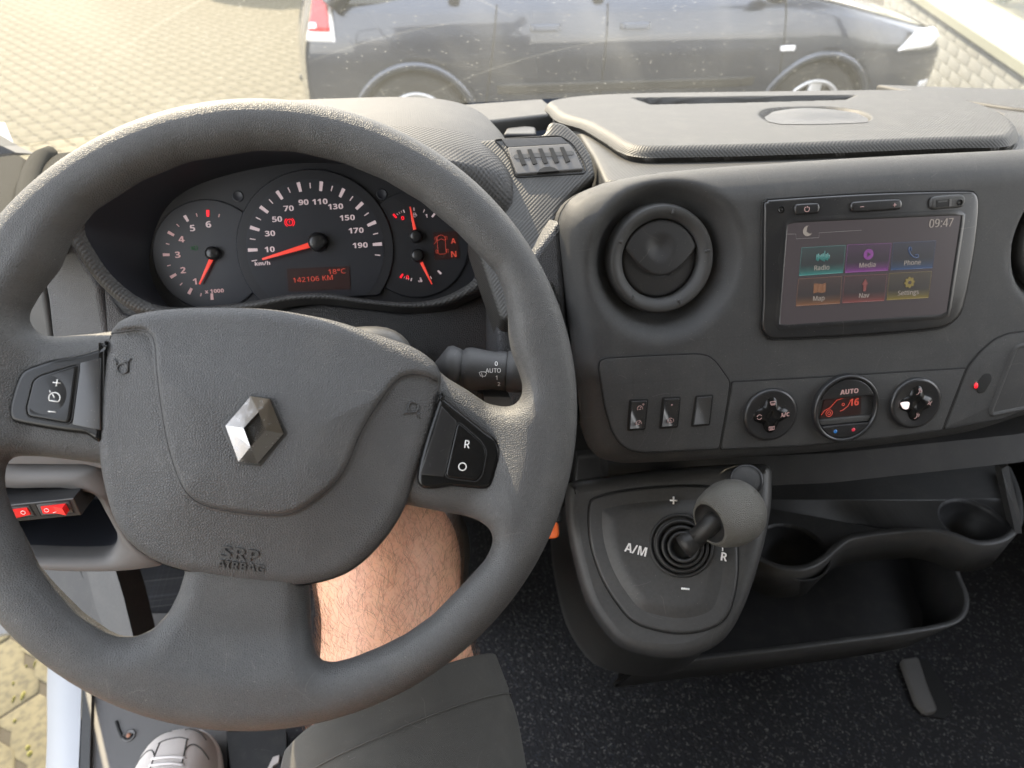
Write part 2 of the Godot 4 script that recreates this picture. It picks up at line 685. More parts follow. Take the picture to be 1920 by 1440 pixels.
	# settled dust, lint and hand smears on the dark plastics
	var settled := lint_tex()
	for m: StandardMaterial3D in [M.wheel, M.pad, M.fascia, M.rib, M.knurl, M.console, M.plastic, M.dark, M.leather, M.satin, M.rubber, M.shorts]:
		m.detail_enabled = true
		m.detail_albedo = settled
		m.detail_uv_layer = BaseMaterial3D.DETAIL_UV_2
		m.uv2_triplanar = true
		m.uv2_triplanar_sharpness = 6.0
		m.uv2_scale = Vector3.ONE / 0.33

# ---------------------------------------------------------------- places
const WHEEL := Transform3D(Basis(Vector3(1.0000, 0.0000, 0.0000), Vector3(0.0000, 0.7559, -0.6547), Vector3(-0.0000, 0.6547, 0.7559)), Vector3(-0.1013, 1.4578, -0.3664))
const FASCIA := Transform3D(Basis(Vector3(1.0000, 0.0000, 0.0000), Vector3(0.0000, 0.9171, -0.3987), Vector3(-0.0000, 0.3987, 0.9171)), Vector3(0.3773, 1.4595, -0.4833))
const DIALS := Transform3D(Basis(Vector3(1.0000, 0.0000, 0.0000), Vector3(0.0000, 0.8660, -0.5000), Vector3(-0.0000, 0.5000, 0.8660)), Vector3(-0.0947, 1.4423, -0.6440))
const SHIFT := Transform3D(Basis(Vector3(0.9476, 0.2351, 0.2165), Vector3(0.0274, 0.6151, -0.7880), Vector3(-0.3184, 0.7526, 0.5764)), Vector3(0.2145, 1.2430, -0.3883))
const TOP := Transform3D(Basis(Vector3(1.0000, 0.0000, 0.0000), Vector3(0.0000, -0.1564, -0.9877), Vector3(0.0000, 0.9877, -0.1564)), Vector3(0.3300, 1.5320, -0.5700))
const MODULE := Transform3D(Basis(Vector3(1.0000, 0.0000, 0.0000), Vector3(0.0000, 0.5299, -0.8480), Vector3(-0.0000, 0.8480, 0.5299)), Vector3(0.1197, 1.5170, -0.6127))
const PANEL := Transform3D(Basis(Vector3(1.0000, 0.0000, 0.0000), Vector3(0.0000, 0.9272, -0.3746), Vector3(-0.0000, 0.3746, 0.9272)), Vector3(-0.1148, 1.3833, -0.5876))
const POCKET := Transform3D(Basis(Vector3(1.0000, 0.0000, 0.0000), Vector3(0.0000, 0.9781, -0.2079), Vector3(-0.0000, 0.2079, 0.9781)), Vector3(-0.3530, 1.2463, -0.5027))
const SIDE := Transform3D(Basis(Vector3(0.8829, 0.0000, 0.4695), Vector3(0.1295, 0.9612, -0.2435), Vector3(-0.4513, 0.2758, 0.8487)), Vector3(-0.3147, 1.4000, -0.6248))

func _ready() -> void:
	rng.seed = 11
	var cam := Camera3D.new()
	cam.name = "camera"
	cam.transform = Transform3D(Basis(Vector3(0.9896, 0.0087, 0.1434), Vector3(0.0815, 0.7880, -0.6103), Vector3(-0.1183, 0.6157, 0.7791)), Vector3(0.0000, 1.7500, 0.0000))
	cam.fov = 56.74
	var at := CameraAttributesPhysical.new()
	at.frustum_focal_length = 22.22
	at.frustum_near = 0.02
	at.frustum_far = 400.0
	at.frustum_focus_distance = 0.56
	at.exposure_aperture = 7.5
	at.exposure_shutter_speed = 100.0
	at.exposure_sensitivity = 100.0
	cam.attributes = at
	add_child(cam)
	cam.current = true
	cam.far = 400.0
	var we := WorldEnvironment.new()
	we.name = "surroundings"
	var env := Environment.new()
	env.background_mode = Environment.BG_SKY
	var sky := Sky.new()
	var sm_ := ProceduralSkyMaterial.new()
	sm_.sky_top_color = Color(0.82, 0.85, 0.90)
	sm_.sky_horizon_color = Color(0.97, 0.95, 0.90)
	sm_.sky_curve = 0.2
	sm_.ground_bottom_color = Color(0.42, 0.40, 0.35)
	sm_.ground_horizon_color = Color(0.8, 0.8, 0.78)
	sm_.sky_energy_multiplier = 1.25
	sky.sky_material = sm_
	env.sky = sky
	env.tonemap_mode = Environment.TONE_MAPPER_LINEAR
	env.tonemap_exposure = 4.7
	env.sdfgi_enabled = true
	env.ssao_enabled = true
	env.ssil_enabled = true
	we.environment = env
	add_child(we)
	var sun := DirectionalLight3D.new()
	sun.name = "sun"
	sun.light_energy = 1.35
	sun.light_color = Color(1.0, 0.93, 0.80)
	sun.light_angular_distance = 0.5
	sun.shadow_enabled = true
	add_child(sun)
	sun.look_at_from_position(Vector3(-0.36, 0.59, -0.74), Vector3.ZERO)

	bold = SystemFont.new()
	bold.font_names = PackedStringArray(["Droid Sans"])
	bold.font_weight = 700
	light_font = SystemFont.new()
	light_font.font_names = PackedStringArray(["Droid Sans"])
	materials()
	ground()
	van_body()
	dashboard()
	cluster()
	fascia()
	screen_unit()
	vents()
	controls()
	console()
	trays()
	column()
	steering_wheel()
	switch_box()
	person()
	outside()

# ---------------------------------------------------------------- ground
func ground() -> void:
	var mb := MB.new()
	mb.quad(Vector3(-150, -0.006, 60), Vector3(150, -0.006, 60), Vector3(150, -0.006, -250), Vector3(-150, -0.006, -250))
	var g := obj("ground", mb, M.joint)
	g.set_meta("kind", "structure")
	# interlocking zigzag block
	var L := 0.225
	var W := 0.1125
	var a := 0.022
	var out := PackedVector2Array()
	for s in [1.0, -1.0]:
		for k in 5:
			var x: float = -L / 2 + L * k / 4.0
			if s < 0.0:
				x = -x
			out.append(Vector2(x, -s * W / 2 + (a if k % 2 == 1 else 0.0) - a / 2))
	out = ccw(inset(ccw(out), 0.0022))
	var meshes := []
	for v in 3:
		var b := MB.new()
		plate(b, out, -0.05, 0.0 - v * 0.0012, 0.006, 2)
		meshes.append(b.mesh())
	var turn := Basis(Vector3.UP, deg_to_rad(-52.0))
	var lay := Basis(Vector3.RIGHT, -PI / 2)
	var spots := []
	var r := RandomNumberGenerator.new()
	r.seed = 5
	var inv := cam_inverse()
	for i in range(-80, 81):
		for j in range(-140, 141):
			var p := turn * Vector3((i + (0.25 if j % 2 else 0.0)) * L, 0, j * W)
			p += Vector3(-1.0, 0, -5.0)
			if p.x < -8.0 or p.x > 6.0 or p.z < -14.5 or p.z > 1.5:
				continue
			var c := inv * p
			var seen := c.z < -0.3 and absf(c.x / c.z) < 0.74 and absf(c.y / c.z) < 0.56
			var size := 9.0 + c.length()
			if seen and (p.x < -0.75 and p.z > -7.5):
				size = c.length()
			spots.append([size, p, r.randi() % 3, r.randf_range(-0.012, 0.012)])
	spots.sort_custom(func(x, y): return x[0] < y[0])
	var rest := []
	for k in spots.size():
		var s: Array = spots[k]
		var xf := Transform3D(turn * Basis(Vector3.UP, s[3]) * lay, s[1])
		if k < 300:
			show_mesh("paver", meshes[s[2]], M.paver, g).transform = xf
		else:
			rest.append(xf)
	var mm := MultiMesh.new()
	mm.transform_format = MultiMesh.TRANSFORM_3D
	mm.mesh = meshes[0]
	mm.instance_count = rest.size()
	for k in rest.size():
		mm.set_instance_transform(k, rest[k])
	var mi := MultiMeshInstance3D.new()
	mi.name = "far_pavers"
	mi.multimesh = mm
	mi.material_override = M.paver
	mi.set_meta("kind", "stuff")
	g.add_child(mi)
	var ms := MB.new()
	for k in 34:
		var p := Vector3(r.randf_range(-1.15, -0.76), 0.0, r.randf_range(-1.25, -0.6))
		lathe(ms, PackedVector2Array([Vector2(0.012, -0.004), Vector2(0.008, 0.002), Vector2(0.0004, 0.004)]), 7, Transform3D(lay * Basis.from_scale(Vector3(r.randf_range(0.15, 0.6), r.randf_range(0.2, 1.3), 1)), p))
	var mo := obj("joint_moss", ms, M.moss)
	mo.set_meta("kind", "stuff")
	tag(mo, "yellow green moss in the joints of the pavers beside the van", "moss")

func cam_inverse() -> Transform3D:
	return (get_node("camera") as Node3D).transform.affine_inverse()

# ---------------------------------------------------------------- van
func van_body() -> void:
	var t := thing("van_body", "white van body around the cab, its painted side below the open driver's door", "van body")
	var mb := MB.new()
	box(mb, Vector3(2.0, 0.05, 1.75), Vector3(0.31, 2.3, 0.45))
	obj("roof", mb, M.headliner, t)
	mb = MB.new()
	box(mb, Vector3(2.0, 2.0, 0.05), Vector3(0.31, 1.3, 1.3))
	obj("rear_wall", mb, M.headliner, t)
	mb = MB.new()
	box(mb, Vector3(0.04, 1.12, 0.34), Vector3(-0.625, 0.83, -1.03))
	obj("cowl_side", mb, M.white_paint, t)
	mb = MB.new()
	box(mb, Vector3(0.06, 1.8, 0.85), Vector3(-0.66, 1.4, 0.86))
	obj("side_wall", mb, M.headliner, t)
	mb = MB.new()
	box(mb, Vector3(0.06, 1.0, 2.3), Vector3(1.28, 0.98, 0.15))
	box(mb, Vector3(0.06, 0.25, 2.3), Vector3(1.28, 2.2, 0.15))
	box(mb, Vector3(0.06, 0.8, 1.0), Vector3(1.28, 1.8, 0.8))
	obj("passenger_door", mb, M.trim, t)
	for s in [-1, 1]:
		mb = MB.new()
		var x0 := -0.66 if s < 0 else 1.28
		prism(mb, PackedVector3Array([Vector3(x0, 1.38, -0.99), Vector3(x0, 1.38, -0.90), Vector3(x0 - s * 0.06, 2.28, -0.36), Vector3(x0 - s * 0.06, 2.28, -0.46)]), Vector3(-s * 0.05, 0, 0))
		obj("windscreen_pillar", mb, M.trim, t)
	# driver's door, swung open out of view; added to shade the sill
	var dr := Node3D.new()
	dr.name = "driver_door"
	t.add_child(dr)
	dr.transform = Transform3D(Basis(Vector3.UP, deg_to_rad(3.0)), Vector3(-0.665, 0, -0.86))
	mb = MB.new()
	box(mb, Vector3(1.02, 0.82, 0.06), Vector3(-0.51, 1.03, 0), 0.02)
	obj("door_panel", mb, M.white_paint, dr)
	mb = MB.new()
	tube(mb, PackedVector3Array([Vector3(0, 1.42, 0), Vector3(-0.30, 2.20, 0), Vector3(-0.98, 2.20, 0), Vector3(-1.0, 1.42, 0)]), 0.03, 8)
	obj("window_frame", mb, M.trim, dr)
	mb = MB.new()
	mb.group(-1)
	mb.quad(Vector3(0, 1.42, 0), Vector3(-1.0, 1.42, 0), Vector3(-0.98, 2.20, 0), Vector3(-0.30, 2.20, 0))
	obj("window_pane", mb, M.glass, dr)
	# lower body seen past the wheel: white side, grey step trim
	mb = MB.new()
	var outer := curve2(P([-589.6,-472.2,-612.9,-559.1,-643,-650.5,-676.2,-745.1,-694.4,-839.1,-703.1,-907.8,-718.7,-1009.4,-748.5,-1156.1]), 24, false)
	var inner := curve2(P([-497.4,-448.3,-523.8,-533.2,-538.6,-588,-558.3,-656.6,-582.3,-742.2,-637.2,-842.4,-678.6,-965.6,-717,-1122.2]), 24, false)
	var rows := []
	for k in 5:
		var row := PackedVector3Array()
		for i in 24:
			var f := [0.0, 0.12, 0.35, 0.8, 1.0][k] as float
			var q := outer[i].lerp(inner[i], f)
			row.append(Vector3(q.x, [0.30, 0.64, 0.69, 0.712, 0.715][k], q.y))
		rows.append(row)
	loft(mb, rows, false)
	obj("painted_side", mb, M.white_paint, t)
	mb = MB.new()
	prism(mb, lay_at(P([-483.3,-418,-518.8,-528.1,-552.9,-650.3,-581.2,-755.2,-567.6,-753.3,-539.4,-648.4,-505.7,-526.3,-472.6,-416.5]), 0.72), Vector3(0, -0.03, 0))
	obj("rubber_seal", mb, M.plastic, t)
	mb = MB.new()
	prism(mb, lay_at(P([-476.3,-419.7,-509.6,-530.4,-542,-653.2,-579.6,-790.5,-367.1,-761,-299.8,-394.7]), 0.712), Vector3(0, -0.03, 0))
	obj("step_trim", mb, M.trim, t)
	mb = MB.new()
	var gr := P([-491.6,-594.2,-485.3,-582.2,-477.7,-570.2,-470.1,-563.8,-464.7,-565.3,-461.8,-571.1])
	tube(mb, lay_at(gr, 0.7125), 0.0022, 6)
	obj("trim_groove", mb, M.black, t)
	mb = MB.new()
	var sc := P([-467.3,-569.5])
	lathe(mb, PackedVector2Array([Vector2(0.009, 0), Vector2(0.009, 0.001), Vector2(0.007, 0.0015), Vector2(0.0065, 0.0005), Vector2(0.0001, 0.0005)]), 20, Transform3D(Basis(Vector3.RIGHT, -PI / 2), Vector3(sc[0].x, 0.713, sc[0].y)))
	var sr := obj("screw_recess", mb, M.trim, t)
	mb = MB.new()
	lathe(mb, PackedVector2Array([Vector2(0.0035, 0), Vector2(0.003, 0.0015), Vector2(0.0001, 0.002)]), 12, Transform3D(Basis(Vector3.RIGHT, -PI / 2), Vector3(sc[0].x, 0.7135, sc[0].y)))
	obj("screw", mb, M.rust, sr)
	# kick panel strips between dash and sill
	for d in [[[-566.9,911.2,-732.5,-514.5,905.6,-720.1,-499.4,869.6,-689.3,-474.4,818.6,-645.3,-504,824.4,-654.3,-541.6,863.2,-690.7], M.dark], [[-491.5,936.4,-702.4,-451.8,936.7,-696.6,-442.2,901.7,-667.5,-431,846.3,-622,-465.6,846,-627,-481.6,889.7,-664], M.console], [[-504.2,925.1,-708.3,-491,923.5,-705,-468.5,839.8,-635.4,-478.6,842.7,-639.2], M.dark]]:
		mb = MB.new()
		prism(mb, P3(d[0]), Vector3(0.01, -0.03, -0.04))
		obj("kick_panel", mb, d[1], t)
	# floor
	mb = MB.new()
	box(mb, Vector3(1.82, 0.06, 2.4), Vector3(0.36, 0.67, 0.15))
	var fl := obj("floor", mb, M.carpet)
	fl.set_meta("kind", "structure")
	var tufts := MB.new()
	mb = MB.new()
	box(mb, Vector3(1.9, 0.72, 0.05), Vector3(0.32, 1.05, -0.94))
	box(mb, Vector3(1.9, 0.10, 0.30), Vector3(0.32, 1.31, -0.82))
	obj("bulkhead", mb, M.black, t)
	# windscreen
	var wt := thing("windscreen", "dusty curved windscreen with wipe streaks above the dashboard", "windscreen")
	for layer in 2:
		var st := SurfaceTool.new()
		st.begin(Mesh.PRIMITIVE_TRIANGLES)
		var nu := 30
		var nv := 10
		var pts := []
		for j in nv + 1:
			for i in nu + 1:
				var u := float(i) / nu
				var v := float(j) / nv
				var x := lerpf(-0.64, 1.26, u)
				var w := (x - 0.31) / 0.95
				var z := lerpf(-1.12, -0.40, v) + 0.16 * w * w - 0.06 * sin(PI * v)
				pts.append([Vector3(lerpf(x, 0.31 + (x - 0.31) * 0.94, v), lerpf(1.42, 2.28, v), z - layer * 0.003), Vector2(u * 1.9, v * 1.1)])
		for j in nv:
			for i in nu:
				for q in [[0, 0], [1, 1], [1, 0], [0, 0], [0, 1], [1, 1]]:
					var e: Array = pts[(j + q[1]) * (nu + 1) + i + q[0]]
					st.set_uv(e[1])
					st.add_vertex(e[0])
		st.generate_normals()
		show_mesh("glass_pane" if layer == 0 else "dust_film", st.commit(), M.tinted if layer == 0 else dust(), wt)
	# seat under the driver
	var se := thing("driver_seat", "dark cloth driver's seat under the sitting person", "seat")
	slab("cushion", rounded(rect(0.52, 0.5), 0.08), 0.0, 0.14, 0.04, M.shorts, se).transform = Transform3D(Basis(Vector3.RIGHT, -PI / 2 + 0.1), Vector3(-0.1, 0.84, 0.22))
	slab("backrest", rounded(rect(0.5, 0.7), 0.1), 0.0, 0.12, 0.04, M.shorts, se).transform = Transform3D(Basis(Vector3.RIGHT, -0.25), Vector3(-0.1, 1.32, 0.52))
	slab("seat_base", rounded(rect(0.42, 0.4), 0.03), 0.0, 0.15, 0.01, M.dark, se).transform = Transform3D(Basis(Vector3.RIGHT, -PI / 2), Vector3(-0.1, 0.7, 0.22))

func lay_at(p: PackedVector2Array, y: float) -> PackedVector3Array:
	var o := PackedVector3Array()
	for v in p:
		o.append(Vector3(v.x, y, v.y))
	return o

func dust() -> StandardMaterial3D:
	var w := 1024
	var h := 600
	var im := Image.create(w, h, false, Image.FORMAT_RGBA8)
	var n := FastNoiseLite.new()
	n.seed = 4
	n.frequency = 0.006
	n.fractal_octaves = 5
	var s := FastNoiseLite.new()
	s.seed = 9
	s.frequency = 0.02
	s.fractal_octaves = 3
	for y in h:
		for x in w:
			var a := 0.064 + 0.022 * n.get_noise_2d(x, y) + 0.07 * maxf(0.0, s.get_noise_2d(x * 0.5 + y * 0.25, y * 0.12) - 0.1)
			im.set_pixel(x, y, Color(0.9, 0.9, 0.87, clampf(a, 0.004, 0.5)))
	var r := RandomNumberGenerator.new()
	r.seed = 77
	for k in 6000:
		var x := r.randf() * w
		var y := r.randf() * h
		var a := r.randf_range(0.04, 0.28)
		var long := 1 if k % 30 else r.randi_range(3, 9)
		var dx := r.randf_range(-0.5, 0.5)
		for q in long:
			im.set_pixel(posmod(int(x), w), clampi(int(y), 0, h - 1), Color(0.95, 0.95, 0.92, a / (1.0 if long == 1 else 2.4)))
			x += dx
			y += 1
	# faint smears left by wipers and a cloth
	for k in 46:
		var cx := r.randf_range(0.1, 0.9) * w
		var cy := h * r.randf_range(-0.6, -0.1)
		var rad := r.randf_range(0.55, 1.45) * h
		var a0 := r.randf_range(0.9, 2.0)
		var a := r.randf_range(0.015, 0.05)
		var n_steps := r.randi_range(60, 420)
		for q in n_steps:
			var t := a0 + q * 0.9 / rad
			var px := int(cx + cos(t) * rad)
			var py := int(cy + sin(t) * rad)
			if px < 1 or px >= w - 1 or py < 1 or py >= h - 1:
				continue
			for e in 2:
				var was := im.get_pixel(px, py + e)
				was.a = minf(was.a + a * sin(PI * q / n_steps), 0.6)
				im.set_pixel(px, py + e, was)
	var m := mat(lin(1.0), 0.9)
	m.albedo_texture = ImageTexture.create_from_image(im)
	m.uv1_scale = Vector3(1.0 / 1.9, 1.0 / 1.1, 1)
	m.transparency = BaseMaterial3D.TRANSPARENCY_ALPHA
	m.backlight_enabled = true
	m.backlight = Color(1, 1, 1)
	return m

# ---------------------------------------------------------------- dashboard
var dash: Node3D
func dashboard() -> void:
	dash = thing("dashboard", "black moulded van dashboard running across the cab under the windscreen", "dashboard")
	var mb := MB.new()
	box(mb, Vector3(1.50, 0.44, 0.14), Vector3(0.48, 1.20, -0.80))
	box(mb, Vector3(0.34, 0.34, 0.14), Vector3(-0.42, 1.20, -0.84))
	box(mb, Vector3(0.9, 0.1, 0.3), Vector3(0.75, 1.41, -0.72))
	obj("inner_frame", mb, M.black, dash)
	var top := Node3D.new()
	top.name = "upper_panel"
	dash.add_child(top)
	top.transform = TOP
	slab("surface", P([-150.9,307.8,-123.5,170.3,-85.2,143.1,195.2,123.5,311.3,144.3,386.5,220.5,419,338.7,414.2,447.9,591.6,350.7,841.2,209.6,649.7,19.6,488.9,40.9,233.7,19.6,17.2,13.2,-112.3,-2.7,-160.6,-24.1,-169.8,-14.6,-154.8,86.3,-142.1,200.6]), -0.05, -0.014, 0.004, M.rib, top)
	slab("rear_strip", rounded(P([-370.5,374.8,-328.7,467.3,-259.5,497.8,-121.6,532.3,-122.4,468.9,-130.6,389.1,-226.1,349,-267.1,302]), 0.006), -0.04, -0.02, 0.005, M.rib, top)
	slab("side_strip", rounded(P([387.5,486.4,481.9,421.5,589.2,356.4,673.7,268.1,523.9,129.1,431.5,181.9,408.8,238.1,389.4,340.6]), 0.006), -0.04, -0.010, 0.004, M.rib, top)
	# lid of the storage box
	var lid := Node3D.new()
	lid.name = "storage_lid"
	dash.add_child(lid)
	lid.transform = TOP
	var lo := curve2(P([-148.9,361.9,-93.6,401.1,-10.2,407.7,140.2,385.3,247,368.6,316.8,355.7,352.6,328.4,357.2,272.3,342.9,189.8,302.4,104.6,264.8,53.5,235.9,24.4,214.2,15.4,173.9,19,127.6,21.3,50.3,22.8,-24.2,26.5,-91.2,33.8,-121.2,40.4,-134.2,63.9,-136.4,127.6,-141.2,196,-156.3,249.7,-155.5,305.5]), 300)
	var rec := P([-35.4,358.6,-30.9,292.8,92.2,280.6,211.1,274.5,247,311.7,117.2,334.9])
	var lat := curve2(P([60.8,192.9,87.4,227.4,124.5,235.6,165.5,225.4,181.1,195.8,173.1,157.9,152.1,126.3,129.8,121.1,90,123.7,53.4,132.3,49.8,154.2]), 40)
	var lo_small := even2(lo, 120)
	mb = MB.new()
	relief(mb, lo, Vector2(0.12, 0.07), 110, func(q: Vector2) -> float:
		var d := edge_dist(lo_small, q) if inside(lo_small, q) else 0.0
		var h := -0.009 * pow(1.0 - minf(d / 0.011, 1.0), 2.2)
		if inside(rec, q):
			h -= 0.020 * sm(0.0, 0.003, edge_dist(rec, q))
		if inside(lat, q):
			h -= 0.006 * sm(0.0, 0.005, edge_dist(lat, q))
		return h)
	loft(mb, [lift(ccw(lo), -0.009), lift(inset(ccw(lo), 0.006), -0.016)])
	obj("lid_panel", mb, M.rib, lid)
	mb = MB.new()
	relief(mb, even2(P([55.2,168.7,81.1,201.8,117.1,209.6,151.3,201.1,164.4,173.2,155.9,137,142.4,115.3,124.3,112.7,85,115.2,51.4,123.1,45.9,141.8]), 60), centre(lat), 14, func(q: Vector2) -> float: return 0.0045 - 0.004 * sm(0.01, 0.05, q.distance_to(centre(lat))))
	obj("lid_latch", mb, M.plastic, lid)
	# module left of the lid: ribbed slope with a card holder
	var mod := Node3D.new()
	mod.name = "card_module"
	dash.add_child(mod)
	mod.transform = MODULE
	slab("module_cover", rounded(P([-64.5,25.3,4.9,28.9,10.9,44.2,25.3,40.5,37.7,23.7,44.5,3.4,45.1,-20.2,20.7,-37.3,4.7,-56,-0.1,-77.1,-12.2,-157,-55.8,-153.5,-72.9,-61.8]), 0.006), -0.05, 0.0, 0.005, M.rib, mod)
	var cut := P([-43,24,18.1,25.7,28.5,16.3,35.5,-2.7,36.3,-16.4,-28.2,-17.3,-31,3.2,-36.6,17.3])
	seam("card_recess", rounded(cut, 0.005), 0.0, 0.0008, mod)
	slab("recess_wall", rounded(P([-35.8,24.2,18.8,23.9,24.4,15.3,-31.2,14.1]), 0.002), -0.004, 0.001, 0.0008, M.dark, mod)
	slab("card_holder", rounded(P([-31.7,13.7,24.8,14.9,28.9,6.5,33.7,-13.3,-26.6,-15.6,-29.9,0.4]), 0.002), -0.004, 0.0025, 0.0012, M.trim, mod)
	slab("finger_notch", P([-8.3,-15,-5.8,-11.9,-1.4,-9.8,3.7,-9.6,7.7,-11,11.3,-14.4]), 0.0, 0.0030, 0.0, M.black, mod)
	slab("holder_groove", rounded(P([-27.8,3.3,-26.4,5,25.8,6.2,27.8,4.1,26.2,2,-25.9,0.5]), 0.001), 0.0, 0.0029, 0.0, M.plastic, mod)
	for s in [[-24,9.4,-20.5,9.5,-17.1,-6.2,-21,-6.7], [-14.1,9.6,-10.5,9.8,-7.2,-5.7,-11.2,-6.5], [-4.3,9.9,-0.7,10.1,2.6,-5.5,-1.5,-6.3], [5.5,10.1,9.1,10.3,12.6,-5.3,8.5,-6.1], [15.4,10.4,19,10.6,22.6,-4.9,18.5,-5.9]]:
		var sp := P(s)
		slab("card_slot", sp, 0.0, 0.0034, 0.0, M.black, mod)
	# small clip in the open compartment
	slab("compartment_clip", rounded(P([-211.4,312.4,-202.3,349.5,-176.4,360,-165,349,-171.6,303.3]), 0.003), -0.05, -0.03, 0.003, M.dark, top)
	# panels round the instruments
	var pan := Node3D.new()
	pan.name = "lower_panels"
	dash.add_child(pan)
	pan.transform = PANEL
	slab("column_panel", P([-165.7,42.1,-153.9,18,-140.5,10.6,-109.3,7.4,-37.8,8.3,21.3,13.3,99.7,-1.5,151.2,3.2,183.5,15.1,186.8,7.6,182.8,-78.4,-177.1,-47.8]), -0.03, 0.0, 0.004, M.leather, pan)
	slab("wedge_panel", rounded(P([203.2,52,231.4,84,234.9,81.3,237.4,1.3,244.5,-56,247.6,-95.9,172.8,-88.8,178.7,25.3,191.5,40.5]), 0.004), -0.02, 0.098, 0.006, M.leather, pan)
	var left := Node3D.new()
	left.name = "left_panels"
	dash.add_child(left)
	left.transform = SIDE
	slab("side_panel", rounded(P([-45.7,62.5,2.5,65.2,7.1,41.7,24,16.3,26.6,-36.8,21.4,-93.5,-47.8,-110.1,-41.7,-7.9]), 0.006), -0.03, 0.0, 0.005, M.leather, left)
	slab("corner_panel", rounded(P([-122.1,23.9,-51.9,9.9,-52.6,-55.4,-59.9,-115.3,-162.9,-140]), 0.004), -0.03, -0.006, 0.004, M.plastic, left)
	# left end, sunlit
	slab("end_cover", rounded(P([-820.3,303.5,-776.9,330.2,-752.8,294.8,-716.4,202.4,-698.8,149.1,-673.7,81.6,-657,4.4,-650.4,-49.9]), 0.004), -0.08, -0.034, 0.006, M.matte_end, top)
	mb = MB.new()
	tube(mb, lift(curve2(P([-745.3,332.8,-745.8,305.2,-726.7,239.6,-700,164.5,-669.9,88.1,-642.5,16.3]), 20, false), -0.036), 0.009, 10)
	obj("end_trim", mb, M.matte_end, top)
	slab("end_panel", rounded(P([-746.4,337.1,-719.3,350.6,-680.3,352,-612.9,166.4,-652.9,57.2,-694.8,161,-728.1,254.6]), 0.004), -0.08, -0.036, 0.008, M.matte_end, top)
	mb = MB.new()
	prism(mb, P3([-609.3,1413.8,-1110.4,-567,1392.9,-1087.5,-545.6,1384.8,-1077.8,-613,1378.3,-1082.9]), Vector3(0, -0.02, -0.05))
	obj("mirror_foot", mb, M.black, dash)
	# pocket at the left knee
	var poc := Node3D.new()
	poc.name = "knee_pocket"
	dash.add_child(poc)
	poc.transform = POCKET
	var po := curve2(P([-63.4,56.3,-3.8,49.6,39.9,44.1,50.1,37.7,57.5,15.8,61.1,-23.2,68.2,-54.2,83.1,-76.2,60.9,-81.1,21.4,-79.4,-20.3,-70.7,-37.4,-60.3,-98.9,-49]), 96)
	var pi := curve2(P([-72.6,29,-19.6,26.7,29.2,21.5,39.6,15.5,42.8,0.7,46.2,-23.1,44.6,-40.7,35.6,-55,24.9,-58.7,-6.1,-55,-33.4,-49.9,-51.4,-46.7,-94.8,-36.9]), 96)
	mb = MB.new()
	var oc := ccw(po)
	var ic := ccw(pi)
	loft(mb, [lift(oc, -0.06), lift(oc, -0.012), lift(inset(oc, 0.004), -0.002), lift(blend(oc, ic, 0.45), 0.004), lift(blend(oc, ic, 0.85), 0.002), lift(ic, -0.005), lift(ic, -0.02)])
	obj("pocket_frame", mb, M.trim, poc)
	mb = MB.new()
	loft(mb, [lift(ic, -0.02), lift(ic, -0.10)])
	mb.group(1)
	cap(mb, ic, -0.10)
	obj("pocket_inside", mb, M.cavity, poc)
	slab("upper_strip", P([-53.8,81.6,65.3,69,63.8,45.5,53.8,42.1,41.7,48,-60.9,60.6]), -0.03, 0.002, 0.002, M.trim, poc)

func centre(p: PackedVector2Array) -> Vector2:
	var c := Vector2.ZERO
	for v in p:
		c += v / p.size()
	return c

func blend(a: PackedVector2Array, b: PackedVector2Array, f: float) -> PackedVector2Array:
	var o := PackedVector2Array()
	for i in a.size():
		o.append(a[i].lerp(b[i], f))
	return o

# ---------------------------------------------------------------- instrument cluster
func arch(xc: float, a: float, yb: float, h: float, z: float, tilt := 0.577, e := 0.5, roll := 0.0) -> PackedVector3Array:
	var o := PackedVector3Array()
	for i in 61:
		var s := PI * i / 60.0
		var c := cos(s)
		var ex := e if c > 0.0 else e * 0.74
		var x := xc - a * signf(c) * pow(absf(c), ex)
		var y := yb + h * pow(sin(s), ex)
		o.append(Vector3(x, y - roll * (x - xc), z + tilt * (yb + h - y)))
	return o

func lip_row(add: float) -> PackedVector3Array:
	# where the hood rolls under and meets the bezel, left to right
	var o := PackedVector3Array()
	for v in curve2(P([-174.1,20.1,-166.1,33.8,-131.1,59.5,-88.7,73.4,-25.7,80.1,41.2,68.3,83.6,54.6,117.6,35.8,147.6,12.3,166.9,-8.9]), 61, false):
		o.append(DIALS * Vector3(v.x, v.y, 0.09 + add))
	return o

